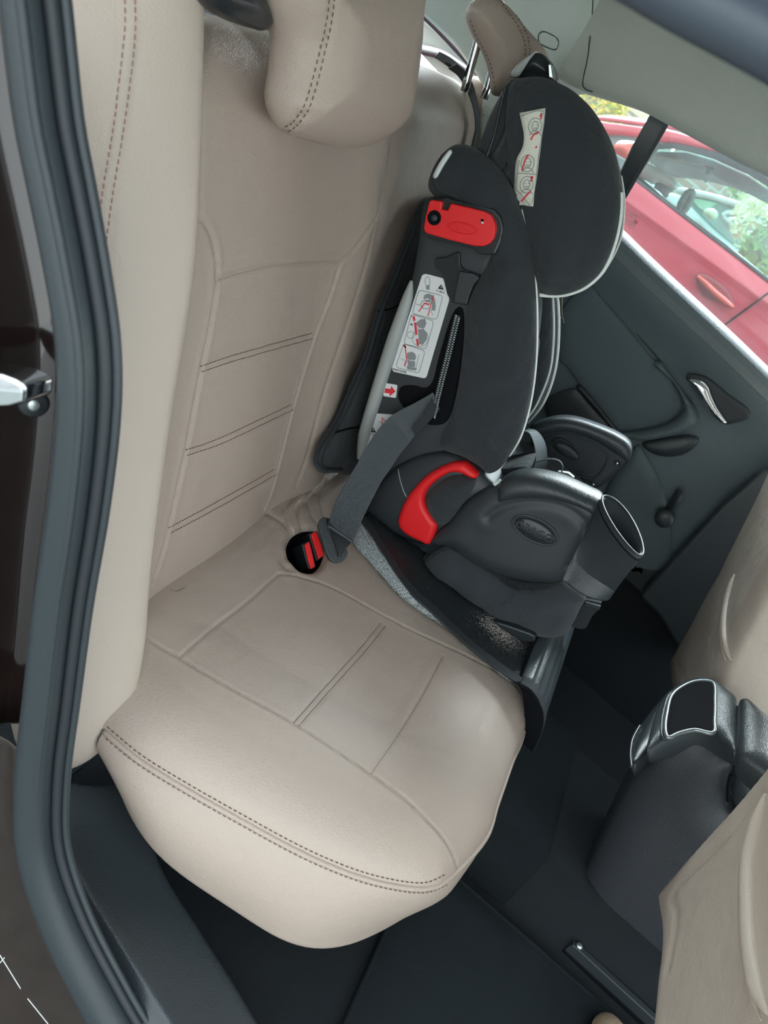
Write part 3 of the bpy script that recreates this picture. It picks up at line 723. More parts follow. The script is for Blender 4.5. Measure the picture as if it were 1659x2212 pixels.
# parcel shelf behind the seats, and a pale panel painted as light on it
shelf = struct(plate('trim_7', [np.array(v) for v in ((-.60, .55, .585), (-.60, 1.86, .585), (-1.05, 1.86, .64), (-1.05, .55, .64))], .03, M['door'], n=(.1, 0, 1), bev=.01)); shelf['label'] = 'dark parcel shelf behind the rear seat'
lit_panel = struct(plate('trim_8', PP([(780, -60), (866, 6), (884, 14), (940, 66), (996, 122), (1032, 165), (1030, 230), (905, 230), (780, 80)], X=-.99), .02, M['headliner'], n=(1, 0, 0), bev=.004)); lit_panel['label'] = 'pale panel painted as the lit part of the rear shelf'
tube('shelf_edge', cr(PP([(858, -10), (884, 6), (942, 60), (1000, 122), (1036, 165)], X=-.97), 8), .010, M['rubber_dark'], lit_panel, res=10)
tube('shelf_edge', cr(PP([(862, 100), (905, 106), (960, 122), (1010, 155)], X=-.96), 8), .014, M['rubber_dark'], lit_panel, res=10)
# --- far door: panel below the sill, with armrest, handle, pocket, speaker ring
door = thing('door_1', (.3, YD, .2), 'dark grey far door trim with chrome handle, below the window', 'door', kind='structure')
sill_px = [(1180, 330), (1342, 492), (1420, 568), (1500, 642), (1580, 716), (1659, 792), (1800, 930)]
so_ = resample(cr(PP(sill_px, Y=YD), 8), n=60); so_ = np.vstack([so_, so_[-1]+(so_[-1]-so_[-2])*np.linspace(2, 60, 10)[:, None]])
G = []
for p in so_:
    G.append([p+np.array([0, .07, -.012]), p+np.array([0, .03, -.002]), p, p+np.array([0, -.018, -.003]), p+np.array([0, -.036, -.014]), p+np.array([0, -.046, -.045]), p+np.array([0, -.032, -.09]), p+np.array([0, -.010, -.14]), p+np.array([0, -.012, -.19]), np.array([p[0], YD-.02, .26]), np.array([p[0], YD-.02, .12]), np.array([p[0], YD-.03, -.05]), np.array([p[0], YD-.03, -.30]), np.array([p[0], YD-.03, -.42])])
dpan = surf('door_panel', np.array(G)[:, 4:], M['door'], door, sub=1); surf('sill_top', np.array(G)[:, :6], M['silltop'], door, sub=1)
td = bvh(dpan)
def on_door(pts, lift=0): return drape(td, pts, lift)[0]
cl = c5([(470, 330), (560, 410), (640, 500), (760, 640), (850, 755), (905, 800), (985, 915), (1030, 1010), (1028, 1060), (985, 1108), (900, 1150), (790, 1178), (640, 1190), (590, 1130), (520, 1050), (430, 930), (350, 820), (290, 740), (310, 480)])
puff('cloth_insert', PP(cl, Y=YD-.024), (0, -1, 0), M['doorcloth'], door, front=(.010, .025), sp=.010)
bandp = c5([(862, 790), (910, 778), (960, 850), (1040, 955), (1100, 1030), (1128, 1095), (1118, 1150), (1060, 1190), (960, 1218), (840, 1240), (740, 1238), (660, 1196), (790, 1186), (905, 1158), (990, 1115), (1038, 1062), (1036, 1005), (985, 905)])
puff('armrest', PP(bandp, Y=YD-.026), (0, -1, 0), M['door'], door, front=(.030, .020), sp=.007)
puff('pull_cup', PP(c5([(790, 1268), (840, 1318), (930, 1345), (1030, 1335), (1105, 1290), (1135, 1238), (1080, 1215), (960, 1228), (860, 1246)]), Y=YD-.026), (0, -1, 0), M['plastic_soft'], door, front=(.014, .03), sp=.008)  # raised pad; its darker plastic paints the shade of a hollow
puff('trim_strip', PP(c5([(398, 930), (440, 920), (520, 1010), (600, 1110), (660, 1190), (620, 1190), (540, 1090), (460, 1000)]), Y=YD-.026), (0, -1, 0), M['plastic'], door, front=(.018, .016), sp=.006)
puff('lower_trim', PP(c5([(200, 1000), (250, 980), (390, 935), (460, 1005), (540, 1095), (600, 1170), (500, 1250), (300, 1250)]), Y=YD-.024), (0, -1, 0), M['plastic_soft'], door, front=(.006, .02), sp=.012)
tube('panel_crease', cr(PP(c5([(490, 290), (620, 440), (760, 605), (905, 775)]), Y=YD-.014), 8), .0022, M['rubber_dark'], door, res=8)
# chrome handle in its bowl
bowl = c5([(1058, 880), (1065, 855), (1120, 852), (1200, 880), (1310, 970), (1410, 1040), (1440, 1085), (1420, 1120), (1340, 1145), (1290, 1150), (1240, 1100), (1150, 1000), (1080, 905)])
puff('handle_bowl', PP(bowl, Y=YD-.033), (0, -1, 0), M['rubber_dark'], door, front=(.004, .008), sp=.006, label='dark bowl of the door handle')
hd_ = c5([(1070, 884), (1120, 880), (1160, 893), (1195, 930), (1208, 970), (1240, 1040), (1285, 1110), (1307, 1140), (1295, 1148), (1262, 1142), (1215, 1100), (1150, 1015), (1100, 940)])
puff('door_handle', PP(hd_, Y=YD-.046), (0, -1, 0), M['chrome'], door, front=(.012, .014), back=(.008, .012), sp=.004, label='chrome inner door handle')
# window winder, lower pocket and speaker edge
wa, wb = P(*c5([(1020, 1560)])[0], Y=YD-.07), P(*c5([(930, 1700)])[0], Y=YD-.06)
tube('winder_arm', [wa+(wa-wb)*.06, wa, wa*.6+wb*.4, wb], [.010, .017, .016, .015], M['plastic_soft'], door, res=14, sq=(1, .5))
lathe('winder_knob', wb+np.array([0, -.008, 0]), (0, -1, 0), [(.021, -.01), (.021, .016), (.019, .021), (.006, .022)], M['plastic_soft'], door, res=28)
lathe('winder_knob_ring', wb+np.array([0, -.008, 0]), (0, -1, 0), [(.0225, -.01), (.0225, .012), (.021, .013)], M['gloss'], door, res=28)
pkp = c5([(745, 1290), (820, 1340), (920, 1540), (960, 1700), (970, 1840), (940, 1990), (800, 2100), (600, 2000), (560, 1600)])
puff('map_pocket', PP(pkp, Y=YD-.026), (0, -1, 0), M['door'], door, front=(.016, .03), sp=.012)
spk = [(1290, 1250), (1340, 1318), (1385, 1334), (1430, 1330), (1470, 1308), (1450, 1250), (1380, 1200)]
puff('speaker_cover', PP(spk, Y=YD-.028), (0, -1, 0), M['plastic'], door, front=(.014, .02), sp=.008)
# B pillar trim ahead of the far door
bp_ = PP([(1660, 1020), (1640, 1020), (1560, 1090), (1450, 1210), (1380, 1290), (1420, 1330), (1475, 1420), (1700, 1400), (1800, 1000)], Y=YD-.09)
struct(plate('wall_rocker', [np.array(v) for v in ((-.9, YD-.065, -.5), (2.2, YD-.065, -.5), (2.2, YD-.055, -.03), (-.9, YD-.055, -.03))], .03, M['carpet'], n=(0, -1, 0), bev=.01))
struct(plate('wall_far', bp_, .03, M['plastic_soft'], n=(0, -1, 0), bev=.012))['label'] = 'dark pillar trim between the far doors'
# far window: glass, divider bar
win = thing('window_1', (.1, YD+.03, .7), 'far side door window with black divider bar', 'window', kind='structure')
gl = PP([(1180, 150), (1430, 220), (1800, 420), (1900, 1040), (1659, 800), (1340, 500), (1180, 350)], Y=YD+.045)
plate('pane', gl, .004, M['glass'], win, n=(0, -1, 0), bev=0)
dv = PP([(1408, 240), (1446, 262), (1398, 345), (1346, 432), (1328, 420), (1335, 380), (1365, 315)], Y=YD+.03)
plate('divider_bar', dv, .02, M['gloss'], win, n=(0, -1, 0), bev=.003)
dv2 = PP([(1440, 258), (1448, 264), (1400, 347), (1348, 436), (1343, 432)], Y=YD+.024)
plate('divider_lip', dv2, .006, M['rubber_dark'], win, n=(0, -1, 0), bev=.001)
# small printed marks on the pane
YG = YD+.043
sq = cw([(507, 1186), (527, 1165), (547, 1187), (526, 1208)])
q_ = PP(sq, Y=YG); cen = np.mean(q_, 0)
v_, f_ = grid_geo([[a+(cen-a)*s for a in q_] for s in (0, .32)], False, True); mk('glass_mark', v_, f_, M['ink'], win, smooth=False)
q2 = [cen+(a-cen)*.25 for a in q_]; mk('glass_mark', q2, [(0, 1, 2, 3)], M['ink'], win, smooth=False)
ba, bb = P(*cw([(430, 1120)])[0], Y=YG), P(*cw([(520, 1170)])[0], Y=YG)
for i, (s_, a_) in enumerate((('IN STANDARD', (482, 1108)), ('GUARDIAN', (475, 1133)), ('LAMINATED E1', (460, 1160)), ('AS2 M40T4', (455, 1180)), ('DOT 22', (455, 1205)), ('E1', (494, 1222)))):
    o_ = P(*cw([a_])[0], Y=YG); text('glass_writing', s_, .0062, M['greyink'], win, o_, bb-ba, np.cross((0, -1, 0), bb-ba), .0001)
rc = P(*cw([(494, 1222)])[0], Y=YG); tube('glass_mark', [rc+.0058*np.array([math.cos(t), 0, math.sin(t)]) for t in np.linspace(0, 2*math.pi, 20, endpoint=False)], .0004, M['ink'], win, closed=True, res=5)
# closing surfaces the photograph does not reach: far body outside, front bulkhead, boot
struct(plate('wall_boot', [np.array(v) for v in ((-1.15, .3, -.4), (-1.15, 1.95, -.4), (-1.15, 1.95, .62), (-1.15, .3, .62))], .02, M['carpet'], n=(1, 0, 0), bev=0))
struct(plate('wall_front', [np.array(v) for v in ((1.7, .3, -.4), (1.7, 1.95, -.4), (1.7, 1.95, .45), (1.7, .3, .45))], .02, M['door'], n=(-1, 0, 0), bev=0))
# ------------------------------------------------------------------ child car seat on the far side
kid = thing('child_car_seat', P(1050, 1230, Z=.0), 'black high-backed child car seat with red belt guides, strapped on the far rear seat', 'child seat')
def plane(n, d): return dict(n=n, d=d)
def ink(name, pts, Y, m, par, lift=0., label=None):
    q = PP(pts, Y=Y-lift); return mk(name, q, [tuple(range(len(q)))], m, par, smooth=False, label=label)
def inkline(name, pts, wpx, Y, m, par, lift=0., closed=False):
    """thin printed line"""
    q = np.array(PP(pts, Y=Y-lift)); w = wpx/1661*1.45
    if closed: q = np.vstack([q, q[:2]])
    t = np.gradient(q, axis=0); t /= np.linalg.norm(t, axis=1)[:, None]; s = np.cross(t, (0, 1, 0))*w/2
    v, f = grid_geo(np.stack([q-s, q+s], 1)); return v, f
def inked(name, geos, m, par):
    v, f = merge(geos); return mk(name, v, f, m, par, smooth=False)
dY = lambda o, d: [np.array(p)+np.array([0, d, 0]) for p in o]
# back shell (solid body leaning on the bench) and the grey edge tube
YS = 1.215
shell_px = [(922, 432), (906, 520), (890, 605), (868, 690), (836, 780), (798, 880), (772, 985), (790, 1040), (860, 1030), (960, 985), (1005, 800), (1040, 650), (1075, 540), (1090, 470), (1060, 435), (1000, 425)]
shell = puff('back_shell', PP(shell_px, Y=YS), (0, -1, 0), M['plastic'], kid, front=(.006, .010), back=(.36, .02), sp=.007)
tube('edge_tube', cr(PP([(889, 606), (882, 640), (866, 690), (838, 775), (809, 868), (788, 940), (778, 992)], Y=YS-.004), 8), np.interp(np.arange(49), [0, 8, 20, 40, 48], [.002, .009, .0125, .012, .006]), M['grayplast'], kid, res=16, up=(0, 1, 0), label='grey edge tube of the back')
# raised rib with the belt slot
rib = c3([(885, 722), (878, 745), (882, 772), (915, 800), (930, 850), (948, 925), (972, 968), (1055, 985), (1085, 900), (1100, 860), (1135, 812), (1045, 785), (1022, 760), (1020, 690), (1000, 685), (940, 715), (905, 716)])
plate('shell_rib', PP(rib, Y=YS-.012), .02, M['gloss'], kid, n=(0, -1, 0), bev=.002)
rib2 = c3([(1015, 790), (1100, 805), (1135, 830), (1100, 870), (1075, 930), (1060, 985), (980, 970), (995, 880)])
plate('shell_rib', PP(rib2, Y=YS-.016), .02, M['plastic'], kid, n=(0, -1, 0), bev=.003)
slot = c3([(690, 1440), (760, 1430), (830, 1445), (870, 1400), (900, 1280), (960, 1080), (1000, 1000), (1040, 1010), (1040, 1200), (1000, 1480), (940, 1640), (800, 1640), (710, 1560), (675, 1500)])
puff('belt_recess', PP(slot, Y=YS-.006), (0, -1, 0), M['deep'], kid, front=(.003, .01), sp=.008)
nl = [(989, 680), (978, 725), (966, 775), (953, 825), (942, 870), (935, 900)]
p_ = cr(PP(nl, Y=YS-.020), 10); tube('net_edge', p_, .0055, M['strap'], kid, res=10)
g = []
for k in range(1, len(p_)-1):
    for a in (-1, 1): g.append(tube_geo([p_[k]+np.array([.003*a, -.005, .001]), p_[k]+np.array([.003*a+.0016, -.0056, .0012]), p_[k]+np.array([.003*a+.003, -.005, .001])], .0007, res=5))
v, f = merge(g); mk('net_stitching', v, f, M['whiteplast'], kid)
# side wings of the back (padded black fabric with a pale piped edge)
wing_px = [(926, 400), (938, 360), (960, 328), (985, 312), (1012, 314), (1045, 332), (1080, 365), (1106, 405), (1128, 460), (1146, 530), (1156, 610), (1159, 700), (1156, 790), (1145, 870), (1125, 940), (1100, 985), (1080, 1012), (1056, 1022), (1035, 1005), (1000, 985), (952, 962), (975, 900), (992, 820), (1003, 740), (1012, 655), (1040, 595), (1062, 555), (1035, 500), (985, 450), (940, 425)]
def wrinkle(q, d): return .0022*np.sin(q[:, 0]*95+np.sin(q[:, 1]*40)*2)*np.clip(d/.03, 0, 1)
wing = puff('side_wing', PP(wing_px, Y=1.205), (0, -1, 0), M['fabric'], kid, front=(.030, .055), back=(.045, .04), sp=.006, extra=(wrinkle,))
pp_ = [(1128, 452), (1147, 530), (1157, 610), (1160, 700), (1157, 790), (1146, 870), (1126, 940), (1100, 985)]
tube('piping', cr(PP(pp_, Y=1.209), 8), .0022, M['piping'], kid, res=8, label='pale piping on the side wing')
tw_ = bvh(wing)
sm1 = [(1060, 760), (1100, 812), (1120, 850)]; sm2 = [(1060, 940), (1072, 980), (1085, 1000)]
tube('wing_seam', drape(tw_, resample(cr([(955, 335), (942, 375), (950, 410), (990, 425)], 8), n=30))[0], .0016, M['fabric2'], kid, res=6)
tube('wing_seam', drape(tw_, resample(cr([(1055, 940), (1075, 975), (1095, 985)], 8), n=20))[0], .0014, M['fabric2'], kid, res=6)
cap_ = c3([(868, 262), (880, 232), (905, 185), (940, 135), (968, 110), (972, 130), (930, 200), (895, 262), (878, 275)])
puff('shell_tip', PP(cap_, Y=1.178), (0, -1, 0), M['whiteplast'], kid, front=(.004, .006), back=(.02, .01), sp=.004, label='pale plastic tip of the back')
fw = [(1110, 560), (1160, 600), (1192, 622), (1204, 645), (1206, 720), (1198, 800), (1174, 868), (1140, 912), (1090, 960), (1050, 900), (1040, 700)]
puff('side_wing', PP(fw, Y=1.52), (0, -1, 0), M['fabric'], kid, front=(.05, .05), back=(.03, .04), sp=.008)
fp = [(1192, 622), (1204, 645), (1207, 720), (1199, 800), (1175, 868), (1140, 914)]
tube('piping', cr(PP(fp, Y=1.515), 8), .0028, M['piping'], kid, res=8, label='pale piping on the far wing')
tube('piping', cr(PP([(1194, 640), (1196, 720), (1188, 800), (1162, 868), (1138, 905)], Y=1.48), 8), .0022, M['piping'], kid, res=8, label='pale piping on the far wing')
# back pad between the wings
bk = [(1060, 420), (1110, 470), (1130, 600), (1135, 720), (1120, 850), (1080, 960), (1000, 960), (1010, 700)]
puff('back_pad', PP(bk, Y=1.26), (0, -1, 0), M['fabric2'], kid, front=(.01, .02), back=(.26, .03), sp=.012)
# loose thread and yellow care tag by the far wing
tag_ = c5([(298, 390), (312, 390), (318, 440), (300, 470), (303, 500), (313, 520), (300, 540), (296, 470)])
plate('care_tag', PP(tag_, Y=1.53), .001, mat('olive_tag', (.06, .06, .03), .7), kid, n=(0, -1, 0), bev=0)
tube('loose_thread', cr(PP(c5([(318, 395), (316, 440), (318, 500), (328, 548)]), Y=1.53), 8), .0005, M['palethread'], kid, res=5)
# head support
head_px = [(1104, 180), (1130, 168), (1165, 166), (1200, 176), (1240, 200), (1280, 242), (1310, 292), (1330, 350), (1340, 415), (1338, 470), (1325, 530), (1300, 585), (1265, 618), (1228, 634), (1195, 638), (1168, 630), (1150, 590), (1138, 520), (1118, 430), (1100, 380), (1092, 300), (1094, 230)]
fold = lambda q, d: .004*np.sin(q[:, 0]*55+q[:, 1]*18)*np.clip(d/.04, 0, 1)
head = puff('head_support', PP(head_px, Y=1.22), (0, -1, 0), M['fabric'], kid, front=(.034, .07), back=(.03, .05), sp=.006, extra=(fold,))
hp_ = [(1342, 415), (1340, 470), (1327, 530), (1302, 585), (1267, 619), (1229, 635), (1195, 639), (1165, 637)]
tube('piping', cr(PP(hp_, Y=1.224), 8), .0030, M['piping'], head, res=8, label='pale piping on the head support')
hf = [(1200, 180), (1270, 225), (1318, 300), (1340, 370), (1347, 440), (1338, 518), (1306, 582), (1262, 628), (1190, 640), (1150, 590), (1120, 400), (1130, 220)]
far_h = puff('head_support', PP(hf, Y=1.50), (0, -1, 0), M['fabric'], kid, front=(.05, .05), back=(.03, .05), sp=.009)
tube('piping', cr(PP([(1341, 380), (1348, 440), (1339, 518), (1307, 582), (1280, 612)], Y=1.50), 8), .0024, M['piping'], far_h, res=8, label='pale piping on the head support')
hs = [(1103, 172), (1086, 196), (1060, 245), (1040, 300), (1026, 335), (1040, 350), (1075, 420), (1130, 560), (1165, 600), (1150, 400), (1130, 240), (1125, 180)]
puff('head_shell', PP(hs, Y=1.235), (0, -1, 0), M['plastic_soft'], kid, front=(.006, .012), back=(.28, .03), sp=.008)
bd = c2([(590, 345), (628, 340), (612, 400), (600, 480), (560, 580), (520, 640), (505, 630), (535, 520), (560, 430)])
puff('head_cover_flap', PP(bd, Y=1.222), (0, -1, 0), M['fabric2'], kid, front=(.004, .01), back=(.01, .01), sp=.005)
bd2 = c2([(602, 505), (612, 400), (630, 345), (645, 360), (640, 440), (640, 560), (640, 680), (610, 640), (575, 690), (545, 660), (580, 580)])
puff('head_cover_flap', PP(bd2, Y=1.212), (0, -1, 0), M['fabric'], kid, front=(.006, .012), back=(.01, .01), sp=.005)
tube('elastic_edge', cr(PP(c2([(590, 350), (570, 430), (545, 540), (512, 640)]), Y=1.206), 8), .0018, M['gloss'], kid, res=6)
hh = c2([(605, 312), (632, 270), (675, 235), (712, 213), (745, 222), (770, 255), (778, 300), (780, 325), (740, 318), (680, 312), (640, 318)])
puff('head_handle', PP(hh, Y=1.27), (0, -1, 0), M['gloss'], kid, front=(.020, .02), back=(.16, .03), sp=.005)
hh2 = c2([(608, 310), (632, 268), (675, 233), (714, 211), (690, 240), (660, 285), (640, 312)])
puff('head_handle_edge', PP(hh2, Y=1.245), (0, -1, 0), M['grayplast'], kid, front=(.004, .008), back=(.01, .01), sp=.004)
hb = c2([(762, 262), (775, 262), (783, 320), (765, 315)]); plate('handle_clip', PP(hb, Y=1.247), .02, M['satin'], kid, n=(0, -1, 0), bev=.001)
# care label sewn on the head support
th = bvh(head)
Lp = [(1124, 244), (1178, 234), (1176, 275), (1170, 310), (1166, 350), (1160, 400), (1153, 446), (1112, 440), (1110, 430), (1117, 385), (1114, 350), (1126, 330), (1134, 310), (1130, 280)]
ll = [(1124, 244), (1129, 268), (1133, 295), (1130, 318), (1119, 340), (1115, 360), (1114, 385), (1112, 410), (1111, 439)]
lr = [(1178, 234), (1176, 262), (1172, 290), (1169, 318), (1165, 345), (1163, 365), (1160, 390), (1156, 416), (1153, 446)]
rows = []
for a, b in zip(resample(cr(ll, 6), n=30), resample(cr(lr, 6), n=30)):
    p, n = drape(th, [tuple(a+(b-a)*t) for t in np.linspace(0, 1, 7)], .0022, keep=True)
    p = [x if x is not None else None for x in p]; ok = [x for x in p if x is not None]
    rows.append([x if x is not None else ok[0] for x in p])
clab = surf('sewn_label', np.array(rows), M['cloth_label'], head, thick=.0008, label='crinkled white label with red lines on the head support')
tl = bvh(clab)
def drawn(name, tree, lines, m, par, r, lift=.0004):
    g = []
    for ln in lines:
        p, n = drape(tree, resample(cr(ln, 6), n=max(6, 4*len(ln))), lift)
        if len(p) > 3: g.append(tube_geo(p, r, res=5))
    if g: v, f = merge(g); return mk(name, v, f, m, par)
def ring(cx, cy, rx, ry, a=0, n=14):
    a = math.radians(a); return [(cx+rx*math.cos(t)*math.cos(a)-ry*math.sin(t)*math.sin(a), cy+rx*math.cos(t)*math.sin(a)+ry*math.sin(t)*math.cos(a)) for t in np.linspace(0, 2*math.pi, n)]
gl_ = []
for cx, cy in ((1156, 272), (1140, 352), (1138, 398)):
    gl_ += [ring(cx, cy, 7, 10, 10), ring(cx, cy+1, 14, 18, 8), [(cx-12, cy+20), (cx-6, cy+12), (cx+6, cy+12), (cx+13, cy+22)], [(cx-4, cy-2), (cx-2, cy-2)], [(cx+3, cy-2), (cx+5, cy-2)], [(cx-3, cy+5), (cx+4, cy+5)]]
gl_ += [[(1128, 250), (1174, 241), (1170, 300), (1162, 350), (1150, 438), (1116, 434), (1118, 380), (1122, 346)], [(1118, 374), (1160, 377)]]
drawn('label_drawing', tl, gl_, M['greyink'], clab, .0005)
drawn('label_red_line', tl, [[(1147, 302), (1154, 290), (1163, 286)], [(1168, 258), (1170, 245), (1167, 252)], [(1128, 368), (1135, 345), (1142, 335)], [(1127, 435), (1136, 424), (1147, 413)], [(1147, 392), (1151, 382), (1146, 384)], [(1157, 320), (1160, 316)]], M['redink'], clab, .0011)
# red shoulder-belt guide
YC = 1.166
hous = c3([(838, 395), (860, 388), (930, 380), (950, 376), (985, 392), (1130, 425), (1210, 445), (1250, 490), (1265, 555), (1250, 620), (1215, 700), (1150, 702), (1108, 690), (1100, 668), (960, 640), (830, 605), (812, 580), (808, 540), (818, 470)])
plate('guide_housing', PP(hous, Y=YC+.010), .045, M['gloss'], kid, n=(0, -1, 0), bev=.004)
redc = [(846, 402), (862, 392), (922, 402), (915, 444), (950, 452), (968, 412), (1080, 438), (1160, 458), (1195, 478), (1216, 520), (1220, 560), (1208, 610), (1185, 640), (1150, 654), (1100, 652), (960, 618), (832, 582), (818, 566), (816, 545), (828, 480)]
guide = plate('belt_guide', PP(c3(redc), Y=YC), .012, M['red'], kid, n=(0, -1, 0), bev=.0035, seg=4, label='red shoulder belt guide')
def on_plane_ring(name, c, rx, ry, ang, Y, r, m, par, n=40):
    return tube(name, PP(ring(c[0], c[1], rx, ry, ang, n+1)[:-1], Y=Y), r, m, par, closed=True, res=8)
c0 = c3([(877, 494)])[0]; lathe('pivot_screw', P(*c0, Y=YC), (0, -1, 0), [(.0105, -.004), (.0105, .0012), (.0085, .0018), (.007, .0004), (.003, .0004)], M['deep'], guide, res=24)
lathe('pivot_screw_head', P(*c0, Y=YC-.0006), (0, -1, 0), [(.005, 0), (.005, .0014), (.003, .0022)], M['satin'] if False else M['plastic'], guide, res=16)
plate('slot_mark', PP(c3([(1138, 500), (1153, 502), (1151, 528), (1136, 526)]), Y=YC-.0006), .002, M['deep'], guide, n=(0, -1, 0), bev=0)
plate('slot_mark', PP(c3([(1139, 514), (1152, 516), (1151, 527), (1137, 525)]), Y=YC-.001), .002, M['label'], guide, n=(0, -1, 0), bev=0)
oc = c3([(1033, 553)])[0]; on_plane_ring('oval_rim', oc, 30, 11.5, 12, YC-.0002, .0011, M['red'], guide)
ra_, rb2 = P(oc[0]-20, oc[1]-4.5, Y=YC), P(oc[0]+20, oc[1]+4.5, Y=YC)
text('raised_writing', 'GRACO', .0125, M['red'], guide, P(*oc, Y=YC-.0004), rb2-ra_, (0, 0, 1), .0007, sx=1.15)
# printed sticker on the shell
YL = YS-.0075
lab = c3([(826, 808), (850, 812), (945, 838), (962, 850), (964, 870), (958, 960), (835, 1378), (828, 1390), (815, 1392), (650, 1356), (640, 1346), (640, 1328), (806, 820), (814, 811)])
stk = plate('safety_sticker', PP(lab, Y=YL), .0012, M['label'], kid, n=(0, -1, 0), bev=.0003, label='white sticker with red belt drawings')
def R4(p, q, r_, s, k=.12):
    """rounded quad"""
    P4 = [np.array(v, float) for v in (p, q, r_, s)]; o = []
    for i in range(4):
        a, b, c = P4[i-1], P4[i], P4[(i+1) % 4]
        for t in (0, .5, 1):
            A, B = b+(a-b)*k, b+(c-b)*k; o.append(tuple((1-t)**2*A+2*t*(1-t)*b+t*t*B))
    return o
lines = []; dark = []; reds = []; mids = []
for q in ([(790, 898), (925, 930), (890, 1065), (752, 1030)], [(748, 1032), (875, 1072), (830, 1230), (705, 1200)], [(705, 1198), (825, 1240), (790, 1365), (660, 1330)]):
    lines.append(inkline('f', c3(R4(*q)), 1.2, YL, None, None, .0005, True))
for q in ([(820, 830), (835, 818), (855, 830), (853, 875), (832, 880), (822, 862)],): dark.append(q)
grey = [[(822, 925), (845, 918), (872, 930), (880, 950), (885, 990), (880, 1015), (860, 1010), (865, 960), (840, 945), (815, 948)], [(800, 1062), (825, 1060), (832, 1085), (820, 1115), (790, 1110), (770, 1085)], [(785, 1120), (815, 1115), (838, 1140), (835, 1175), (812, 1205), (790, 1200)], [(725, 1250), (755, 1245), (772, 1262), (770, 1290), (735, 1290), (722, 1275)], [(725, 1290), (770, 1300), (768, 1330), (730, 1325)], [(722, 1322), (780, 1335), (772, 1350), (725, 1342)], [(828, 876), (850, 868), (850, 898), (832, 895)]]
for q in grey: ink('sticker_drawing', c3(q), YL, M['paleink'] if len(q) % 2 else M['greyink'], stk, .0004)
for cx, cy, rx, ry in ((838, 945, 16, 18), (830, 980, 28, 24), (798, 1168, 46, 46), (745, 1150, 20, 20), (748, 1272, 24, 26), (838, 850, 14, 26), (842, 965, 10, 10)):
    lines.append(inkline('f', c3(ring(cx, cy, rx, ry, 0, 20)), 1.0, YL, None, None, .0006, False))
for ln in ([(770, 975), (800, 985), (815, 1000)], [(855, 1010), (870, 1040)], [(780, 1110), (800, 1125)], [(690, 1280), (720, 1300), (712, 1330)], [(790, 1260), (775, 1330)], [(760, 1060), (768, 1080)]): lines.append(inkline('f', c3(ln), 1.0, YL, None, None, .0006))
inked('sticker_drawing', lines, M['greyink'], stk)
for ln, w in (([(872, 928), (840, 1045)], 1.6), ([(820, 975), (790, 1020)], 1.6), ([(818, 972), (850, 980)], 2.4), ([(760, 1045), (770, 1090), (775, 1140), (785, 1210)], 4.2), ([(712, 1205), (722, 1290), (708, 1322)], 1.8), ([(708, 1208), (716, 1222)], 4)):
    reds.append(inkline('f', c3(ln), w, YL, None, None, .0009))
inked('sticker_red_line', reds, M['redink'], stk)
ink('sticker_triangle', c3([(916, 866), (930, 898), (896, 890)]), YL, M['ink'], stk, .0006); ink('sticker_triangle', c3([(748, 1083), (757, 1098), (741, 1094)]), YL, M['ink'], stk, .0006)
ink('sticker_triangle', c3([(914.5, 874), (917, 874), (915, 887), (913, 887)]), YL, M['label'], stk, .0009)
ink('sticker_drawing', c3(ring(778, 1160, 10, 12, 0, 12)[:-1]), YL, M['label'], stk, .0011); ink('sticker_drawing', c3(ring(768, 1075, 6, 6, 0, 10)[:-1]), YL, M['label'], stk, .0011)
def planetext(name, s, c, a, size, Y, m, par, lift=.0005, sx=1., flip=False):
    A, B = P(*c, Y=Y-lift), P(*a, Y=Y-lift); r = B-A; u = np.cross((0, -1, 0), r)
    if flip: r, u = -r, -u
    return text(name, s, size, m, par, A, r, u, .0001, sx=sx)
planetext('sticker_writing', '9-18KG', c3([(910, 908)])[0], c3([(928, 913)])[0], .0045, YL, M['ink'], stk)
planetext('sticker_writing', 'P009182RB', c3([(681, 1351)])[0], c3([(706, 1357)])[0], .0055, YL, M['ink'], stk)
ar = c3(R4((603, 1419), (670, 1430), (662, 1503), (590, 1492), .1))
as_ = plate('arrow_sticker', PP(ar, Y=YL), .0012, M['label'], kid, n=(0, -1, 0), bev=.0002, label='white sticker with a red arrow')
ink('red_arrow', c3([(601, 1448), (632, 1452), (634, 1434), (660, 1466), (624, 1495), (627, 1478), (597, 1474)]), YL, M['redink'], as_, .0006)
lb2 = c4([(400, 84), (480, 88), (500, 90), (470, 160), (420, 230), (375, 248), (360, 246), (357, 232), (362, 190), (390, 95)])
ls2 = plate('warning_sticker', PP(lb2, Y=YL), .0012, M['label'], kid, n=(0, -1, 0), bev=.0002, label='white warning sticker below the belt')
ink('sticker_triangle', c4([(402, 142), (415, 165), (390, 163)]), YL, M['ink'], ls2, .0006); ink('sticker_triangle', c4([(401, 149), (404, 149), (403.5, 158), (401.5, 158)]), YL, M['label'], ls2, .0009)
planetext('sticker_writing', '15-36KG', c4([(402, 172)])[0], c4([(420, 177)])[0], .0055, YL, M['ink'], ls2)
inked('sticker_red_line', [inkline('f', c4(l), 1.3, YL, None, None, .0008) for l in ([(438, 100), (448, 112), (458, 118)], [(440, 105), (440, 125)])], M['redink'], ls2)
inked('sticker_drawing', [inkline('f', c4(l), 1, YL, None, None, .0006) for l in ([(440, 112), (438, 150)], [(425, 118), (452, 130)])], M['greyink'], ls2)
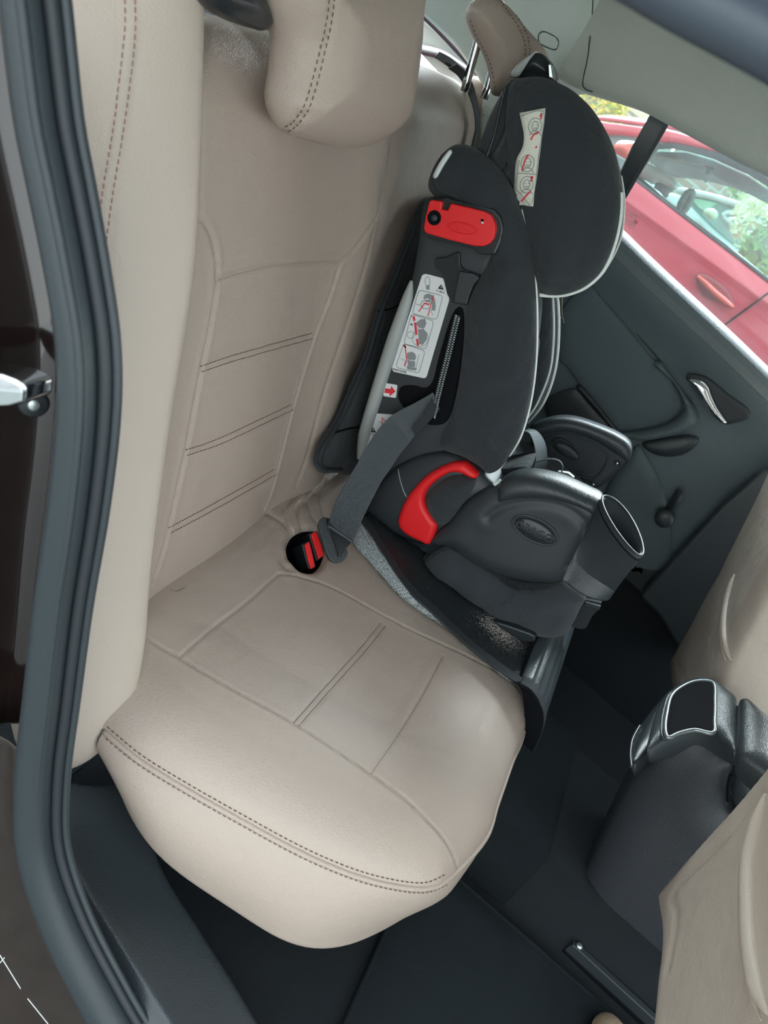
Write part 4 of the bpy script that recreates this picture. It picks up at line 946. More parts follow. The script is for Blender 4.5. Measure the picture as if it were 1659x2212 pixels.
# ---- base
YB = 1.205
bot = c4([(392, 500), (405, 560), (440, 630), (480, 682), (540, 702), (600, 716), (700, 760), (900, 900), (1120, 1010), (1180, 1000), (1240, 800), (900, 600), (640, 480)])
puff('base_tray', PP(bot, Y=YB+.006), (0, -1, 0), M['gloss'], kid, front=(.012, .02), back=(.34, .03), sp=.008)
rear_h = c4([(378, 505), (388, 455), (420, 395), (490, 318), (590, 266), (690, 246), (765, 258), (830, 295), (880, 345), (920, 400), (850, 500), (740, 590), (660, 648), (590, 642), (510, 606), (440, 566), (398, 528)])
bh = puff('base_housing', PP(rear_h, Y=YB), (0, -1, 0), M['plastic'], kid, front=(.022, .06), back=(.34, .04), sp=.006)
tb2 = bvh(bh)
tube('housing_seam', drape(tb2, resample(cr(c4([(508, 318), (515, 360), (530, 410), (545, 440)]), 8), n=24), 0)[0], .0009, M['grayplast'], kid, res=6)
tube('housing_seam', drape(tb2, resample(cr(c4([(395, 515), (440, 552), (520, 600), (600, 628), (640, 632)]), 8), n=40), .0003)[0], .0016, M['deep'], kid, res=6)
rg = c4([(512, 545), (512, 520), (530, 470), (562, 415), (620, 352), (680, 312), (735, 291), (765, 288), (795, 292), (845, 336), (838, 355), (815, 353), (770, 332), (730, 332), (680, 360), (640, 398), (624, 440), (632, 478), (655, 515), (676, 552), (646, 630), (600, 618), (548, 592), (522, 568)])
rgo = puff('lap_guide', PP(rg, Y=YB-.022), (0, -1, 0), M['red'], kid, front=(.012, .010), back=(.02, .006), sp=.0035, label='red lap belt guide')
pd = c4([(628, 440), (650, 402), (700, 360), (745, 342), (800, 346), (835, 358), (820, 410), (780, 470), (742, 522), (712, 548), (690, 550), (668, 535), (640, 490)])
puff('hip_pad', PP(pd, Y=YB-.018), (0, -1, 0), M['fabric'], kid, front=(.028, .03), back=(.05, .02), sp=.005)
# armrest
arm = c4([(640, 620), (660, 596), (720, 540), (790, 458), (870, 402), (930, 380), (1000, 368), (1100, 362), (1200, 378), (1290, 420), (1366, 470), (1372, 560), (1320, 640), (1270, 710), (1215, 775), (1180, 795), (1110, 796), (1000, 780), (900, 752), (800, 702), (730, 645), (680, 640)])
am = puff('armrest', PP(arm, Y=1.185), (0, -1, 0), M['plastic'], kid, front=(.020, .035), back=(.06, .02), sp=.005)
ta = bvh(am)
pan = cr(c4([(885, 525), (930, 490), (1000, 465), (1100, 458), (1200, 478), (1270, 520), (1300, 560), (1305, 610), (1285, 670), (1230, 730)]), 10)
groove(am, [np.array(drape(ta, resample(pan, n=120))[0])], .0035, .012, .0015)
ta = bvh(am)
padp = c4([(932, 448), (930, 410), (938, 372), (965, 348), (1010, 334), (1090, 334), (1190, 358), (1290, 402), (1366, 442), (1362, 490), (1356, 522), (1310, 490), (1230, 456), (1140, 438), (1050, 434), (985, 442), (950, 452)])
puff('arm_pad', PP(padp, Y=1.180), (0, -1, 0), M['plastic_soft'], kid, front=(.030, .022), back=(.065, .03), sp=.005)
oc2 = c4([(1085, 575)])[0]
pc_, nc_ = drape(ta, [oc2, (oc2[0]+30, oc2[1]+15)], 0)
U_ = (pc_[1]-pc_[0]); U_ /= np.linalg.norm(U_); Nn = nc_[0]; Vv = np.cross(Nn, U_)
th_ = np.linspace(0, 2*math.pi, 40, endpoint=False)
rimp = [pc_[0]+.0395*math.cos(t)*U_+.0205*math.sin(t)*Vv+Nn*.0005 for t in th_]
tube('emblem_rim', rimp, .0024, M['plastic'], am, closed=True, res=10)
puff('emblem', [pc_[0]+.0345*math.cos(t)*U_+.0165*math.sin(t)*Vv+Nn*.0012 for t in th_[::2]], Nn, M['gloss'], am, front=(.006, .02), sp=.003, u=U_, label='oval badge on the armrest')
text('emblem_writing', 'GRACO', .0185, M['plastic'], am, pc_[0]+Nn*.0068, U_, Vv, .0012, sx=1.0)
# cup holder: oval cup open at the top
ax = np.array([-.28, 0, .96]); ax /= np.linalg.norm(ax)
ct = P(*c4([(1452, 560)])[0], Y=1.115); cbm = P(*c4([(1295, 826)])[0], Y=1.115)
top_px = c4([(1366, 437), (1385, 432), (1420, 448), (1465, 492), (1505, 555), (1532, 620), (1541, 672), (1526, 688), (1490, 660), (1440, 600), (1395, 530), (1368, 470)])
rim_n = np.array([-.30, -.10, .95]); rim_n /= np.linalg.norm(rim_n)
rim0 = cr(PP(top_px, n=rim_n, d=rim_n@ct), 4, True)
bot_px2 = c4([(1198, 790), (1215, 800), (1250, 828), (1300, 858), (1350, 874), (1388, 876), (1395, 868), (1370, 850), (1330, 830), (1280, 806), (1240, 785), (1210, 780)])
bot0 = cr(PP(bot_px2, n=rim_n, d=rim_n@cbm), 4, True)
rings = [bot0*.4+bot0.mean(0)*.6, bot0*.97+bot0.mean(0)*.03]
for t in (.03, .2, .4, .6, .8, .93, 1): rings.append(bot0*(1-t)+rim0*t)
ci = rim0.mean(0)
cb0 = bot0.mean(0); inn = []
for s, t in ((.05, -.004), (.10, .01), (.14, .15), (.17, .5), (.2, .72), (.9, .74)):
    r_ = rim0*(1-t)+bot0*t; c_ = ci*(1-t)+cb0*t; inn.append(r_*(1-s)+c_*s)
G = np.array(rings+inn)
cup = surf('cup_holder', G, M['plastic_soft'], kid, closed_v=True)
tube('cup_rim', rim0*.98+ci*.02+np.array([0, 0, .0008]), .0020, M['plastic'], cup, closed=True, res=10)
tube('cup_band', [p*.93+q*.07 for p, q in zip(rim0*1.004-ci*.004, bot0)], .0012, M['deep'], cup, closed=True, res=6)
# fabric sleeve round the base, frayed at its upper edge
slv = c4([(582, 732), (600, 722), (660, 676), (722, 645), (760, 662), (830, 705), (905, 750), (985, 805), (1060, 818), (1130, 806), (1205, 792), (1270, 825), (1300, 858), (1275, 905), (1240, 975), (1195, 1018), (1130, 1024), (1040, 1005), (940, 965), (830, 910), (720, 850), (640, 795), (590, 750)])
sl_ = puff('fabric_sleeve', PP(slv, Y=1.180), (0, -1, 0), M['fabric2'], kid, front=(.026, .045), back=(.34, .04), sp=.006, extra=(wrinkle,))
ts_ = bvh(sl_)
hem = c4([(590, 742), (660, 688), (720, 660), (780, 686), (850, 730), (920, 775), (985, 818), (1060, 832), (1140, 818), (1205, 805)])
hq, hn = drape(ts_, resample(cr(hem, 8), n=80), .0003); tube('hem', hq, .0016, M['strap'], sl_, res=6)
fr_g = []
for k in range(46, 74):
    for j in range(4):
        a = hq[min(k, len(hq)-1)]+np.array(rng.normal(0, .002, 3)); d_ = rng.normal(0, .004, 3)+np.array([0, -.002, .004]); fr_g.append(tube_geo([a, a+d_*.5+rng.normal(0, .0008, 3), a+d_], .0003, res=4))
for c_ in c4([(985, 860), (978, 880), (992, 850), (965, 880)]):
    q, n = drape(ts_, [c_], .0005); d_ = np.array([-.004, -.001, -.012]); fr_g += [tube_geo([q[0]+rng.normal(0, .001, 3), q[0]+d_*.5+rng.normal(0, .001, 3), q[0]+d_], .0006, res=4) for _ in range(4)]
v, f = merge(fr_g); fo = mk('frayed_threads', v, f, M['strap'], sl_); fo['kind'] = 'stuff'
ft = c4([(905, 960), (960, 975), (1060, 1010), (1084, 1022), (1086, 1046), (1068, 1052), (1030, 1048), (960, 1018), (930, 1005)])
plate('base_foot', PP(ft, Y=1.145), .28, M['gloss'], kid, n=(0, -1, 0), bev=.004)
# adjuster strap at the front of the base
adj = c4([(1290, 868), (1365, 884), (1352, 912), (1325, 940), (1300, 990), (1275, 995), (1228, 978), (1260, 930)])
plate('adjuster_strap', PP(adj, Y=1.26), .008, M['strap'], kid, n=(0, -1, 0), bev=.001)
plate('adjuster_buckle', PP(c4([(1296, 880), (1362, 898), (1358, 914), (1290, 896)]), Y=1.25), .006, M['gloss'], kid, n=(0, -1, 0), bev=.001)
# far armrest, seen on its inner side
YA = 1.50
fa = c5([(120, 1180), (170, 1135), (280, 1108), (400, 1116), (560, 1170), (670, 1222), (722, 1265), (734, 1310), (716, 1372), (660, 1432), (570, 1508), (515, 1532), (465, 1500), (400, 1482), (300, 1445), (200, 1440), (150, 1330)])
f1 = puff('armrest', PP(fa, Y=YA), (0, -1, 0), M['plastic'], kid, front=(.012, .018), back=(.05, .03), sp=.006)
tf = bvh(f1)
rec = cr(c5([(170, 1290), (240, 1225), (330, 1210), (450, 1240), (555, 1300), (590, 1350), (570, 1405), (515, 1470), (440, 1466), (330, 1440), (210, 1425)]), 8, True)
puff('arm_recess', [np.array(p) for p in drape(tf, resample(rec, n=60, closed=True), .0012)[0]], (0, -1, 0), M['deep'], f1, front=(-.0015, .012), sp=.006, cs=False)
tube('recess_lip', drape(tf, resample(rec, n=80, closed=True), .0004)[0], .0022, M['plastic'], f1, closed=True, res=8)
oc3 = c5([(345, 1308)])[0]; onr = [drape(tf, [q], .003)[0] for q in ring(oc3[0], oc3[1], 31, 13, 32, 33)[:-1]]
puff('emblem', [q[0] for q in onr if q], (0, -1, 0), M['plastic'], f1, front=(.006, .01), sp=.004, cs=False)
on4 = [drape(tf, [q], .004)[0] for q in ring(oc3[0]-2, oc3[1]-6, 32, 13, 32, 33)[:-1]]
tube('emblem_rim', [q[0] for q in on4 if q], .0018, M['gloss'], f1, closed=True, res=8)
for c_ in c5([(645, 1384), (502, 1511)]):
    q, n = drape(tf, [c_], 0.); lathe('screw', q[0], (0, -1, 0), [(.0072, -.002), (.0072, .001), (.0055, .002), (.0048, .0005), (.001, .0005)], M['gloss'], f1, res=20)
    lathe('screw_tip', q[0]-np.array([0, .001, 0]), (0, -1, 0), [(.003, 0), (.003, .0015), (.001, .002)], M['chrome'], f1, res=12)
q, n = drape(tf, c5([(360, 1428), (405, 1437)]), .003)
text('moulded_writing', 'GCP WP6619 01', .0095, M['plastic_soft'], f1, q[0], q[0]-q[1], np.cross((0, -1, 0), q[0]-q[1]), .0006)
padf = c5([(130, 1175), (180, 1135), (280, 1108), (400, 1116), (560, 1170), (670, 1222), (722, 1265), (734, 1310), (716, 1372), (690, 1362), (600, 1300), (500, 1240), (400, 1205), (300, 1195), (210, 1215), (150, 1260)])
puff('arm_pad', PP(padf, Y=YA-.010), (0, -1, 0), M['plastic_soft'], kid, front=(.018, .016), back=(.06, .03), sp=.006)
# seat pad between the arms and webbing
puff('seat_pad', [np.array(v) for v in ((-.02, 1.22, .165), (.20, 1.22, .20), (.20, 1.50, .20), (-.02, 1.50, .165))], (-.16, 0, .98), M['fabric2'], kid, front=(.02, .05), back=(.10, .03), sp=.012)
wb = c4([(1025, 162), (1040, 160), (1060, 168), (1075, 200), (1085, 240), (1085, 290), (1070, 320)]); wb2 = c4([(1060, 150), (1085, 155), (1110, 178), (1128, 215), (1135, 260), (1135, 300), (1120, 325)])
ribbon('harness_strap', resample(cr(PP(wb, Y=1.36), 8), n=24), resample(cr(PP(wb2, Y=1.42), 8), n=24), .002, M['webbing'], kid)
cd = c4([(962, 284), (1010, 292), (1060, 294), (1110, 284), (1150, 276), (1185, 284), (1200, 304), (1198, 330)])
tube('adjuster_cord', cr(PP(cd, Y=1.33), 8), .003, M['grayplast'] if False else M['webbing'], kid, res=10, sq=(1, .5))
plate('cord_clip', PP(c4([(1180, 328), (1225, 335), (1250, 355), (1240, 372), (1210, 362), (1190, 352)]), Y=1.33), .008, M['satin'], kid, n=(0, -1, 0), bev=.001)
fpx = c4([(845, 340), (940, 318), (1040, 305), (1060, 330), (960, 345), (900, 400), (870, 410), (860, 360)])
puff('pad_edge', PP(fpx, Y=1.27), (0, -1, 0), M['fabric'], kid, front=(.012, .02), back=(.15, .02), sp=.006)
plate('base_tab', PP(c4([(905, 380), (935, 362), (945, 372), (915, 392)]), Y=1.18), .004, M['whiteplast'], kid, n=(0, -1, 0), bev=.0008)
# ------------------------------------------------------------------ seat protector under the child seat
smat = thing('seat_protector', P(1000, 1300, Z=.0), 'black seat protector with grey mesh edge beneath the child seat', 'seat mat')
gout = c4([(312, 622), (335, 655), (375, 698), (432, 762), (512, 852), (600, 922), (682, 974), (762, 1034), (852, 1104), (932, 1184), (1000, 1226), (1018, 1230)])
ginn = c4([(346, 532), (385, 580), (425, 645), (470, 715), (520, 790), (575, 855), (640, 912), (705, 974), (800, 1062), (900, 1142), (980, 1200), (1016, 1222)])
go = np.array(onC(resample(cr(gout, 6), n=60), .0055)); gi = np.array(onC(resample(cr(ginn, 6), n=60), .024))
rows = [[a*(1-t)+b*t+NC*.006*math.sin(math.pi*t) for t in np.linspace(0, 1, 7)] for a, b in zip(go, gi)]
gm = surf('mesh_edge', np.array(rows), M['netting'], smat, thick=.002, label='pale grey mesh edge'); gm['kind'] = 'stuff' if False else 'thing'; del gm['kind']
# black top from the binding to the far side, then over the front edge of the cushion
fe_ = [np.array([x, 0, z]) for x, z in ((0, 0),)]
def top_z(x): return x*math.tan(TL)
lip_ = gi; far_y = 1.74
rows = []
for p in lip_: rows.append([np.array([p[0]+(p[0])*0, p[1]+(far_y-p[1])*t, top_z(p[0])+.024-.013*min(1, t*6)]) for t in np.r_[0, np.linspace(.03, 1, 18)]])
last = rows[-1]
topm = surf('top_panel', np.array(rows), M['matvinyl'], smat, thick=.003)
# rolled front, ribbed, hanging over the edge of the cushion
yf = float(last[0][1]); prof_ = cr(PP([(1121, 1474), (1144, 1487), (1162, 1512), (1172, 1543), (1169, 1573), (1157, 1603), (1150, 1618)], Y=yf), 6)
prof_[0] = last[0]
L_ = []
for i, p in enumerate(prof_):
    w_ = np.array([.7, 0, .6])*.0020*math.sin(i*2*math.pi/4.2)*(1 if 3 < i < 30 else 0)
    L_.append([p+np.array([0, yy, 0])+w_*min(1, yy/.03)+np.array([.006*yy, 0, 0]) for yy in np.linspace(0, far_y-yf, 22)])
L_ = np.array(L_)
surf('front_flap', L_, M['matflap'], smat, thick=.003)
bi = np.vstack([gi, [L_[i][0] for i in range(1, len(L_))]])
bl_, br_ = [], []
tgb = np.gradient(bi, axis=0); tgb /= np.linalg.norm(tgb, axis=1)[:, None]
for p, t in zip(bi, tgb):
    s = np.array([0, 1., 0]); bl_.append(p-s*.004+np.array([.001, 0, .002])); br_.append(p+s*.014+np.array([.001, 0, .0025]))
ribbon('binding', bl_, br_, .003, M['strap'], smat, label='black bound edge')
ta_, tb3 = np.array(bl_)[len(gi)-2:], None
ribbon('flap_edge', ta_+np.array([0, -.003, 0]), ta_+np.array([-.03, .012, -.012]), .003, M['deep'], smat)
# back panel of the protector against the backrest
bp_px = [(932, 424), (905, 446), (880, 512), (842, 608), (816, 672), (790, 762), (758, 835), (728, 902), (690, 962), (680, 1000), (694, 1021), (735, 1022), (775, 1040), (850, 1020), (950, 900), (1040, 500), (1000, 430)]
bpl = puff('back_panel', onB(bp_px, .032), NB, M['fabric'], smat, front=(.012, .02), back=(.006, .01), sp=.008)
edge = [(930, 428), (904, 450), (879, 515), (841, 611), (815, 675), (789, 765), (757, 838), (727, 905), (690, 965), (684, 998), (697, 1017), (735, 1020)]
tpn = bvh(bpl)
eq, en = drape(tpn, resample(cr(shift(edge, -7), 8), n=90), .001); tube('binding', eq, .0045, M['strap'], smat, res=8, sq=(1, .6))
tube('panel_seam', drape(tpn, resample(cr([(816, 672), (840, 668), (868, 655)], 6), n=12), .001)[0], .0016, M['deep'], smat, res=6)
tube('panel_seam', drape(tpn, resample(cr([(722, 935), (755, 925), (790, 922)], 6), n=12), .001)[0], .002, M['deep'], smat, res=6)
neck = [(740, 1020), (760, 1075), (775, 1110), (800, 1130)]
pu = [(690, 1005), (735, 1015), (748, 1040), (752, 1070), (765, 1100), (800, 1115), (830, 1060), (800, 1000), (760, 985)]
puff('hinge_fold', onB(pu, .03), NB, M['fabric'], smat, front=(.010, .015), back=(.006, .01), sp=.006)
# tether strap of the protector hooked round the far headrest
tst = thing('tether_strap', P(1015, 230, n=NB, d=DB+.02), 'thin black elastic strap running down from the far headrest post', 'strap')
sl1 = [(968, 148), (990, 165), (1008, 195), (1022, 232), (1027, 268), (1024, 300), (1016, 325)]; sl2 = [(985, 138), (1010, 160), (1024, 190), (1033, 230), (1036, 268), (1033, 300), (1026, 330)]
ribbon('webbing', resample(cr(onB(sl1, .03), 8), n=40), resample(cr(onB(sl2, .03), 8), n=40), .002, M['strap'], tst)
ribbon('hook', resample(cr(onB([(940, 125), (960, 138), (978, 152)], .02), 6), n=12), resample(cr(onB([(950, 112), (975, 126), (1003, 150)], .02), 6), n=12), .003, M['gloss'], tst)
# ------------------------------------------------------------------ lap and shoulder belt of the car
belt = thing('seat_belt', P(720, 1180, n=NC, d=.03), 'dark grey seat belt running from the buckle up across the child seat', 'seat belt')
bl1 = c4([(212, 560), (228, 500), (252, 440), (290, 370), (332, 300), (366, 238), (402, 182), (438, 135), (475, 98), (520, 68), (562, 48), (610, 22), (655, -5)])
bl2 = c4([(300, 640), (330, 575), (352, 525), (400, 430), (432, 372), (470, 318), (505, 265), (540, 222), (572, 180), (606, 148), (635, 118), (660, 92), (672, 70)])
def belt_pt(a, b, s):
    yv = .985+.20*min(1, s*1.35)**.8; return P(a, b, Y=yv)
n_ = 48; e1 = resample(cr(bl1, 8), n=n_); e2 = resample(cr(bl2, 8), n=n_)
LB = [belt_pt(*e1[i], i/(n_-1)) for i in range(n_)]; RB_ = [belt_pt(*e2[i], i/(n_-1))+np.array([0, .012, 0]) for i in range(n_)]
web = ribbon('webbing', LB, RB_, .0018, M['webbing'], belt, bev=.0004)
# woven ribs along the belt
g = []
LBa, RBa = np.array(LB), np.array(RB_); wN = np.cross(np.gradient((LBa+RBa)/2, axis=0), RBa-LBa); wN /= np.linalg.norm(wN, axis=1)[:, None]; wN *= np.sign(((EYE-LBa)*wN).sum(1))[:, None]
for t in np.linspace(.04, .96, 15): g.append(tube_geo(LBa*(1-t)+RBa*t+wN*.0009, .0011, res=6, sq=(1, .6)))
v, f = merge(g); rb = mk('weave', v, f, M['webbing'], web)
g = []
dense = resample(cr(list(LBa), 4), .0026); dr = resample(cr(list(RBa), 4), n=len(dense))
for i in range(0, len(dense)-1): 
    a, b = dense[i], dr[i]; nn_ = np.cross(b-a, (0, 0, 1)); nn_ = wN[int(i/len(dense)*n_)]
    for t in np.linspace(.04, .96, 15):
        c_ = a*(1-t)+b*t+nn_*.0015; d_ = (dense[i+1]-a)*.35; sdv = (b-a)/np.linalg.norm(b-a)*.0011
        g.append(tube_geo([c_-d_-sdv, c_+d_+sdv], [.0006, .0006], res=3, cap=False))
v, f = merge(g); wk = mk('weave', v, f, mat('belt_yarn', (.15, .17, .185), .6), web); wk['kind'] = 'stuff'
fold_ = PP(c4([(565, 150), (610, 95), (650, 20), (668, 60), (655, 100), (615, 145), (578, 178)]), Y=1.178)
plate('belt_fold', fold_, .002, M['strap'], belt, n=(0, -1, 0), bev=.0004)
# tongue: plastic loop with a slot
YT = None
tl_px = cb([(620, 650), (640, 598), (680, 566), (712, 572), (716, 640), (745, 720), (778, 820), (812, 930), (828, 985), (860, 975), (880, 930), (905, 888), (926, 900), (936, 950), (922, 995), (880, 1035), (820, 1052), (770, 1040), (735, 1010), (700, 930), (665, 820), (632, 720)])
tn = np.array([.10, -.62, .78]); tn /= np.linalg.norm(tn); tpos = P(*cb([(760, 850)])[0], n=NC, d=.045); 
tongue = plate('belt_tongue', PP(tl_px, n=tn, d=tn@tpos), .010, M['plastic_soft'], belt, n=tn, bev=.003, seg=4)
slot_px = cb([(712, 590), (735, 560), (760, 640), (830, 820), (905, 880), (880, 935), (858, 975), (826, 985)])
fw1 = resample(cr(PP(cb([(712, 580), (716, 640), (745, 720), (778, 820), (812, 930), (826, 984)]), n=tn, d=tn@tpos-.004), 8), n=n_//2)
fw2 = resample(cr(PP(cb([(1060, 620), (1035, 680), (1005, 750), (975, 800), (940, 850), (905, 892)]), n=tn, d=tn@tpos+.004), 8), n=n_//2)
rows = []
A2 = resample(cr([LB[0]]+[LB[0]*.5+RB_[0]*.5]+[RB_[0]], 8), n=24)
B2 = resample(fw1, n=24)
for t in np.linspace(0, 1, 14): rows.append((A2+wN[0]*.0022)*(1-t)+B2*t+np.array([0, .006*math.sin(math.pi*t), 0]))
surf('webbing_fold', np.array(rows), M['strap'], belt, thick=.0015)
rows = [fw1*(1-t)+fw2*t+tn*.002*math.sin(math.pi*t) for t in np.linspace(0, 1, 10)]
surf('webbing_fold', np.array(rows), M['strap'], belt, thick=.0015)
plate('latch_plate', PP(cb([(652, 730), (720, 900), (690, 930), (625, 745)]), n=tn, d=tn@tpos-.012), .0025, M['satin'], belt, n=tn, bev=.0005)
# two buckles in the well
def buckle(label, btn, body):
    c = np.mean(np.array(onC(btn, .004)), 0)
    t = thing('seat_belt_buckle', c, label, 'buckle', 'belt buckles in the cushion well')
    bn = np.array([.25, -.55, .80]); bn /= np.linalg.norm(bn)
    d0 = bn@np.array(np.mean(np.array(onC(body, .002)), 0))
    plate('buckle_body', PP(body, n=bn, d=d0), .05, M['gloss'], t, n=bn, bev=.002)
    plate('release_button', PP(btn, n=bn, d=d0+.004), .02, M['red'], t, n=bn, bev=.0015, label='red release button')
    return t
buckle('black belt buckle with red button, the one nearer the door in the cushion well', cb([(482, 862), (528, 826), (560, 950), (590, 1092), (546, 1122), (514, 1010)]), cb([(446, 856), (482, 846), (530, 820), (566, 950), (600, 1095), (548, 1128), (520, 1118), (480, 990)]))
buckle('black belt buckle with red button, holding the belt tongue beside the child seat', cb([(546, 752), (604, 718), (650, 850), (684, 972), (626, 1018), (590, 900)]), cb([(520, 745), (546, 742), (610, 712), (660, 850), (692, 975), (628, 1024), (598, 1040), (560, 900)]))
# a loose hair on the cushion
th_ = thing('loose_hair', onC([(380, 1275)])[0], 'thin dark hair lying on the beige cushion near the side pad', 'hair')
hq, _ = drape(tc_, resample(cr([(367, 1273), (373, 1277), (384, 1277), (395, 1272), (399, 1270)], 6), n=20), .0005); tube('strand', hq, .0003, M['thread'], th_, res=4)
# ------------------------------------------------------------------ front seats seen from behind
def yplane(p, q):
    v = np.array(q)-np.array(p); n = np.cross((0, 1, 0), v); n /= np.linalg.norm(n); n = n if n@(EYE-p) > 0 else -n
    return n, n@np.array(p)
fs1 = thing('front_seat', P(1560, 2300, Y=.80), 'beige front seat back nearest the door, with a curved seam down its rear', 'car seat')
n1, d1 = yplane(P(1435, 1950, Y=.93), P(1659, 1690, Y=.93))
o1 = [(1434, 1950), (1437, 1975), (1444, 2020), (1443, 2080), (1436, 2150), (1430, 2220), (1415, 2400), (1560, 2500), (2000, 2400), (2050, 1500), (1900, 1420), (1740, 1590), (1659, 1688), (1600, 1756), (1530, 1832), (1470, 1900), (1440, 1938)]
o1w = [np.array([p[0], min(p[1], .945), p[2]]) for p in PP(o1, n=n1, d=d1)]
sb1 = puff('seat_back', o1w, n1, M['front'], fs1, front=(.020, .035), back=(.13, .06), sp=.009, cs=True)
t1 = bvh(sb1)
ln1 = [c6([(1418, 1135), (1370, 1270), (1330, 1450), (1325, 1640), (1335, 1850), (1370, 2060), (1425, 2190)])]
edg = c6([(1418, 1120), (1330, 1230), (1210, 1375), (1080, 1500), (995, 1590), (985, 1610)])
edg2 = c6([(985, 1612), (1008, 1680), (1005, 1760), (985, 1860), (968, 1960)])
groove(sb1, [np.array(drape(t1, resample(cr(l, 8), n=60))[0]) for l in (edg, edg2)], .0035, .009, .001)
t1 = bvh(sb1)
def bead(name, l, r, par, t):
    q = smooth(drape(t, resample(cr(l, 8), n=60), r*.1)[0], 4, False); k = len(q); e = np.minimum(np.arange(k), np.arange(k)[::-1])
    return tube(name, q, r*np.clip((e+.3)/9, 0, 1)**.6, M['front'], par, res=12)
bead('piping', c6([(1432, 1125), (1392, 1270), (1352, 1450), (1348, 1640), (1360, 1850), (1395, 2060), (1445, 2170)]), .010, sb1, t1)
bead('piping', c6([(1400, 1190), (1350, 1330), (1326, 1480), (1322, 1640), (1332, 1850), (1362, 2050), (1410, 2200)]), .004, sb1, t1)
fs2 = thing('front_seat', P(1600, 1500, Y=1.45), 'beige front seat back beyond the centre console, beside the far door', 'car seat')
n2, d2 = yplane(P(1465, 1470, Y=1.66), P(1659, 1080, Y=1.66))
o2 = [(1463, 1478), (1465, 1440), (1476, 1418), (1520, 1342), (1556, 1275), (1582, 1232), (1600, 1195), (1659, 1080), (1760, 880), (2000, 850), (2050, 1540), (1640, 1590), (1520, 1580), (1478, 1540)]
o2w = [np.array([p[0], max(p[1], 1.275), p[2]]) for p in PP(o2, n=n2, d=d2)]
sb2 = puff('seat_back', o2w, n2, M['front'], fs2, front=(.030, .06), back=(.13, .06), sp=.010)
t2_ = bvh(sb2)
groove(sb2, [np.array(drape(t2_, resample(cr(c6(l), 8), n=60))[0]) for l in ([(1440, 290), (1380, 400), (1320, 520), (1280, 600)], [(1012, 520), (1040, 560), (1046, 610)])], .003, .009, .001)
t2_ = bvh(sb2)
bead('piping', c6([(1283, 88), (1265, 150), (1248, 220), (1236, 300), (1236, 370), (1245, 440), (1262, 490), (1276, 492)]), .006, sb2, t2_)
bead('piping', c6([(1272, 100), (1250, 170), (1232, 260), (1222, 340), (1226, 420), (1240, 500)]), .004, sb2, t2_)
# ------------------------------------------------------------------ centre console
con = thing('centre_console', P(1500, 1700, Y=1.12)*np.array([1, 1, 0])+np.array([0, 0, ZF]), 'black centre console between the two front seats, its rear end with a dark oval pocket', 'console')
nc = np.array([-.7, 0, .714]); pc2 = P(1500, 1540, Y=1.13); dc = nc@pc2/1.0
cbod = c6([(985, 852), (1040, 832), (1095, 826), (1180, 848), (1240, 895), (1290, 936), (1292, 980), (1258, 1080), (1250, 1170), (1330, 1240), (1500, 1420), (1700, 1900), (1500, 2100), (300, 2000), (500, 1620), (630, 1370), (725, 1175), (800, 1040), (890, 905)])
ybn = P(*c6([(1095, 835)])[0], n=nc, d=dc)[1]
puff('console_body', PP(cbod, Y=ybn+.03), (0, -1, 0), mat('console_black', (.026, .029, .034), .45, bump=[('v', 600, .0005)]), con, front=(.035, .07), back=(.16, .05), sp=.010)
cend = c6([(868, 925), (880, 850), (905, 760), (945, 675), (990, 632), (1060, 592), (1125, 580), (1195, 596), (1250, 640), (1294, 684), (1296, 800), (1292, 938), (1240, 890), (1185, 848), (1095, 826), (1000, 850), (930, 885)])
puff('console_end', PP(cend, n=nc, d=dc), nc, M['plastic_soft'], con, front=(.010, .03), back=(.06, .03), sp=.006)
opn = c6([(970, 860), (956, 820), (962, 755), (985, 665), (1040, 618), (1108, 594), (1182, 604), (1190, 690), (1188, 780), (1180, 838), (1095, 824), (1020, 840)])
q = cr(PP(opn, n=nc, d=dc+.011), 6, True)
tube('pocket_bezel', q, .0036, mat('dark_satin', (.25, .28, .29), .3, .6), con, closed=True, res=10)
puff('pocket', PP(opn, n=nc, d=dc+.0125), nc, M['deep'], con, front=(.0015, .01), sp=.006)  # flat near-black sheet, the shade inside the opening is in its colour
arc = c6([(968, 862), (945, 862), (936, 820), (944, 745), (968, 668), (990, 650)])
tube('end_trim', cr(PP(arc, n=nc, d=dc+.006), 8), .0032, M['plastic_soft'], con, res=10)
lid = c6([(1306, 690), (1320, 682), (1345, 694), (1440, 776), (1620, 920), (1640, 1200), (1430, 1052), (1320, 966), (1300, 930), (1300, 800)])
nl = np.array([-.42, 0, .907]); pl = P(*c6([(1310, 820)])[0], n=nc, d=dc+.012); 
puff('armrest_lid', PP(lid, n=nl, d=nl@pl), nl, M['plastic_soft'], con, front=(.016, .03), back=(.05, .03), sp=.007)
sp_ = c6([(1292, 960), (1330, 975), (1430, 1056), (1640, 1230), (1700, 1500), (1400, 1300), (1290, 1180), (1262, 1080)])
puff('lid_side', PP(sp_, Y=ybn+.022), (0, -1, 0), M['plastic_soft'], con, front=(.030, .05), back=(.10, .03), sp=.010)
tube('lid_gap', cr(PP(c6([(1300, 690), (1294, 800), (1296, 940), (1272, 1010), (1254, 1090), (1252, 1160)]), Y=ybn-.004), 6)[20:], .003, M['deep'], con, res=8)
cuprim = c6([(796, 1000), (790, 940), (800, 870), (836, 802)])
tube('cup_ring', cr(PP(cuprim, n=nc, d=dc-.04), 8), .0030, M['gloss'], con, res=8)
cw_ = c6([(797, 1000), (792, 940), (802, 870), (838, 802), (900, 720), (960, 660), (940, 760), (930, 870), (880, 920)])
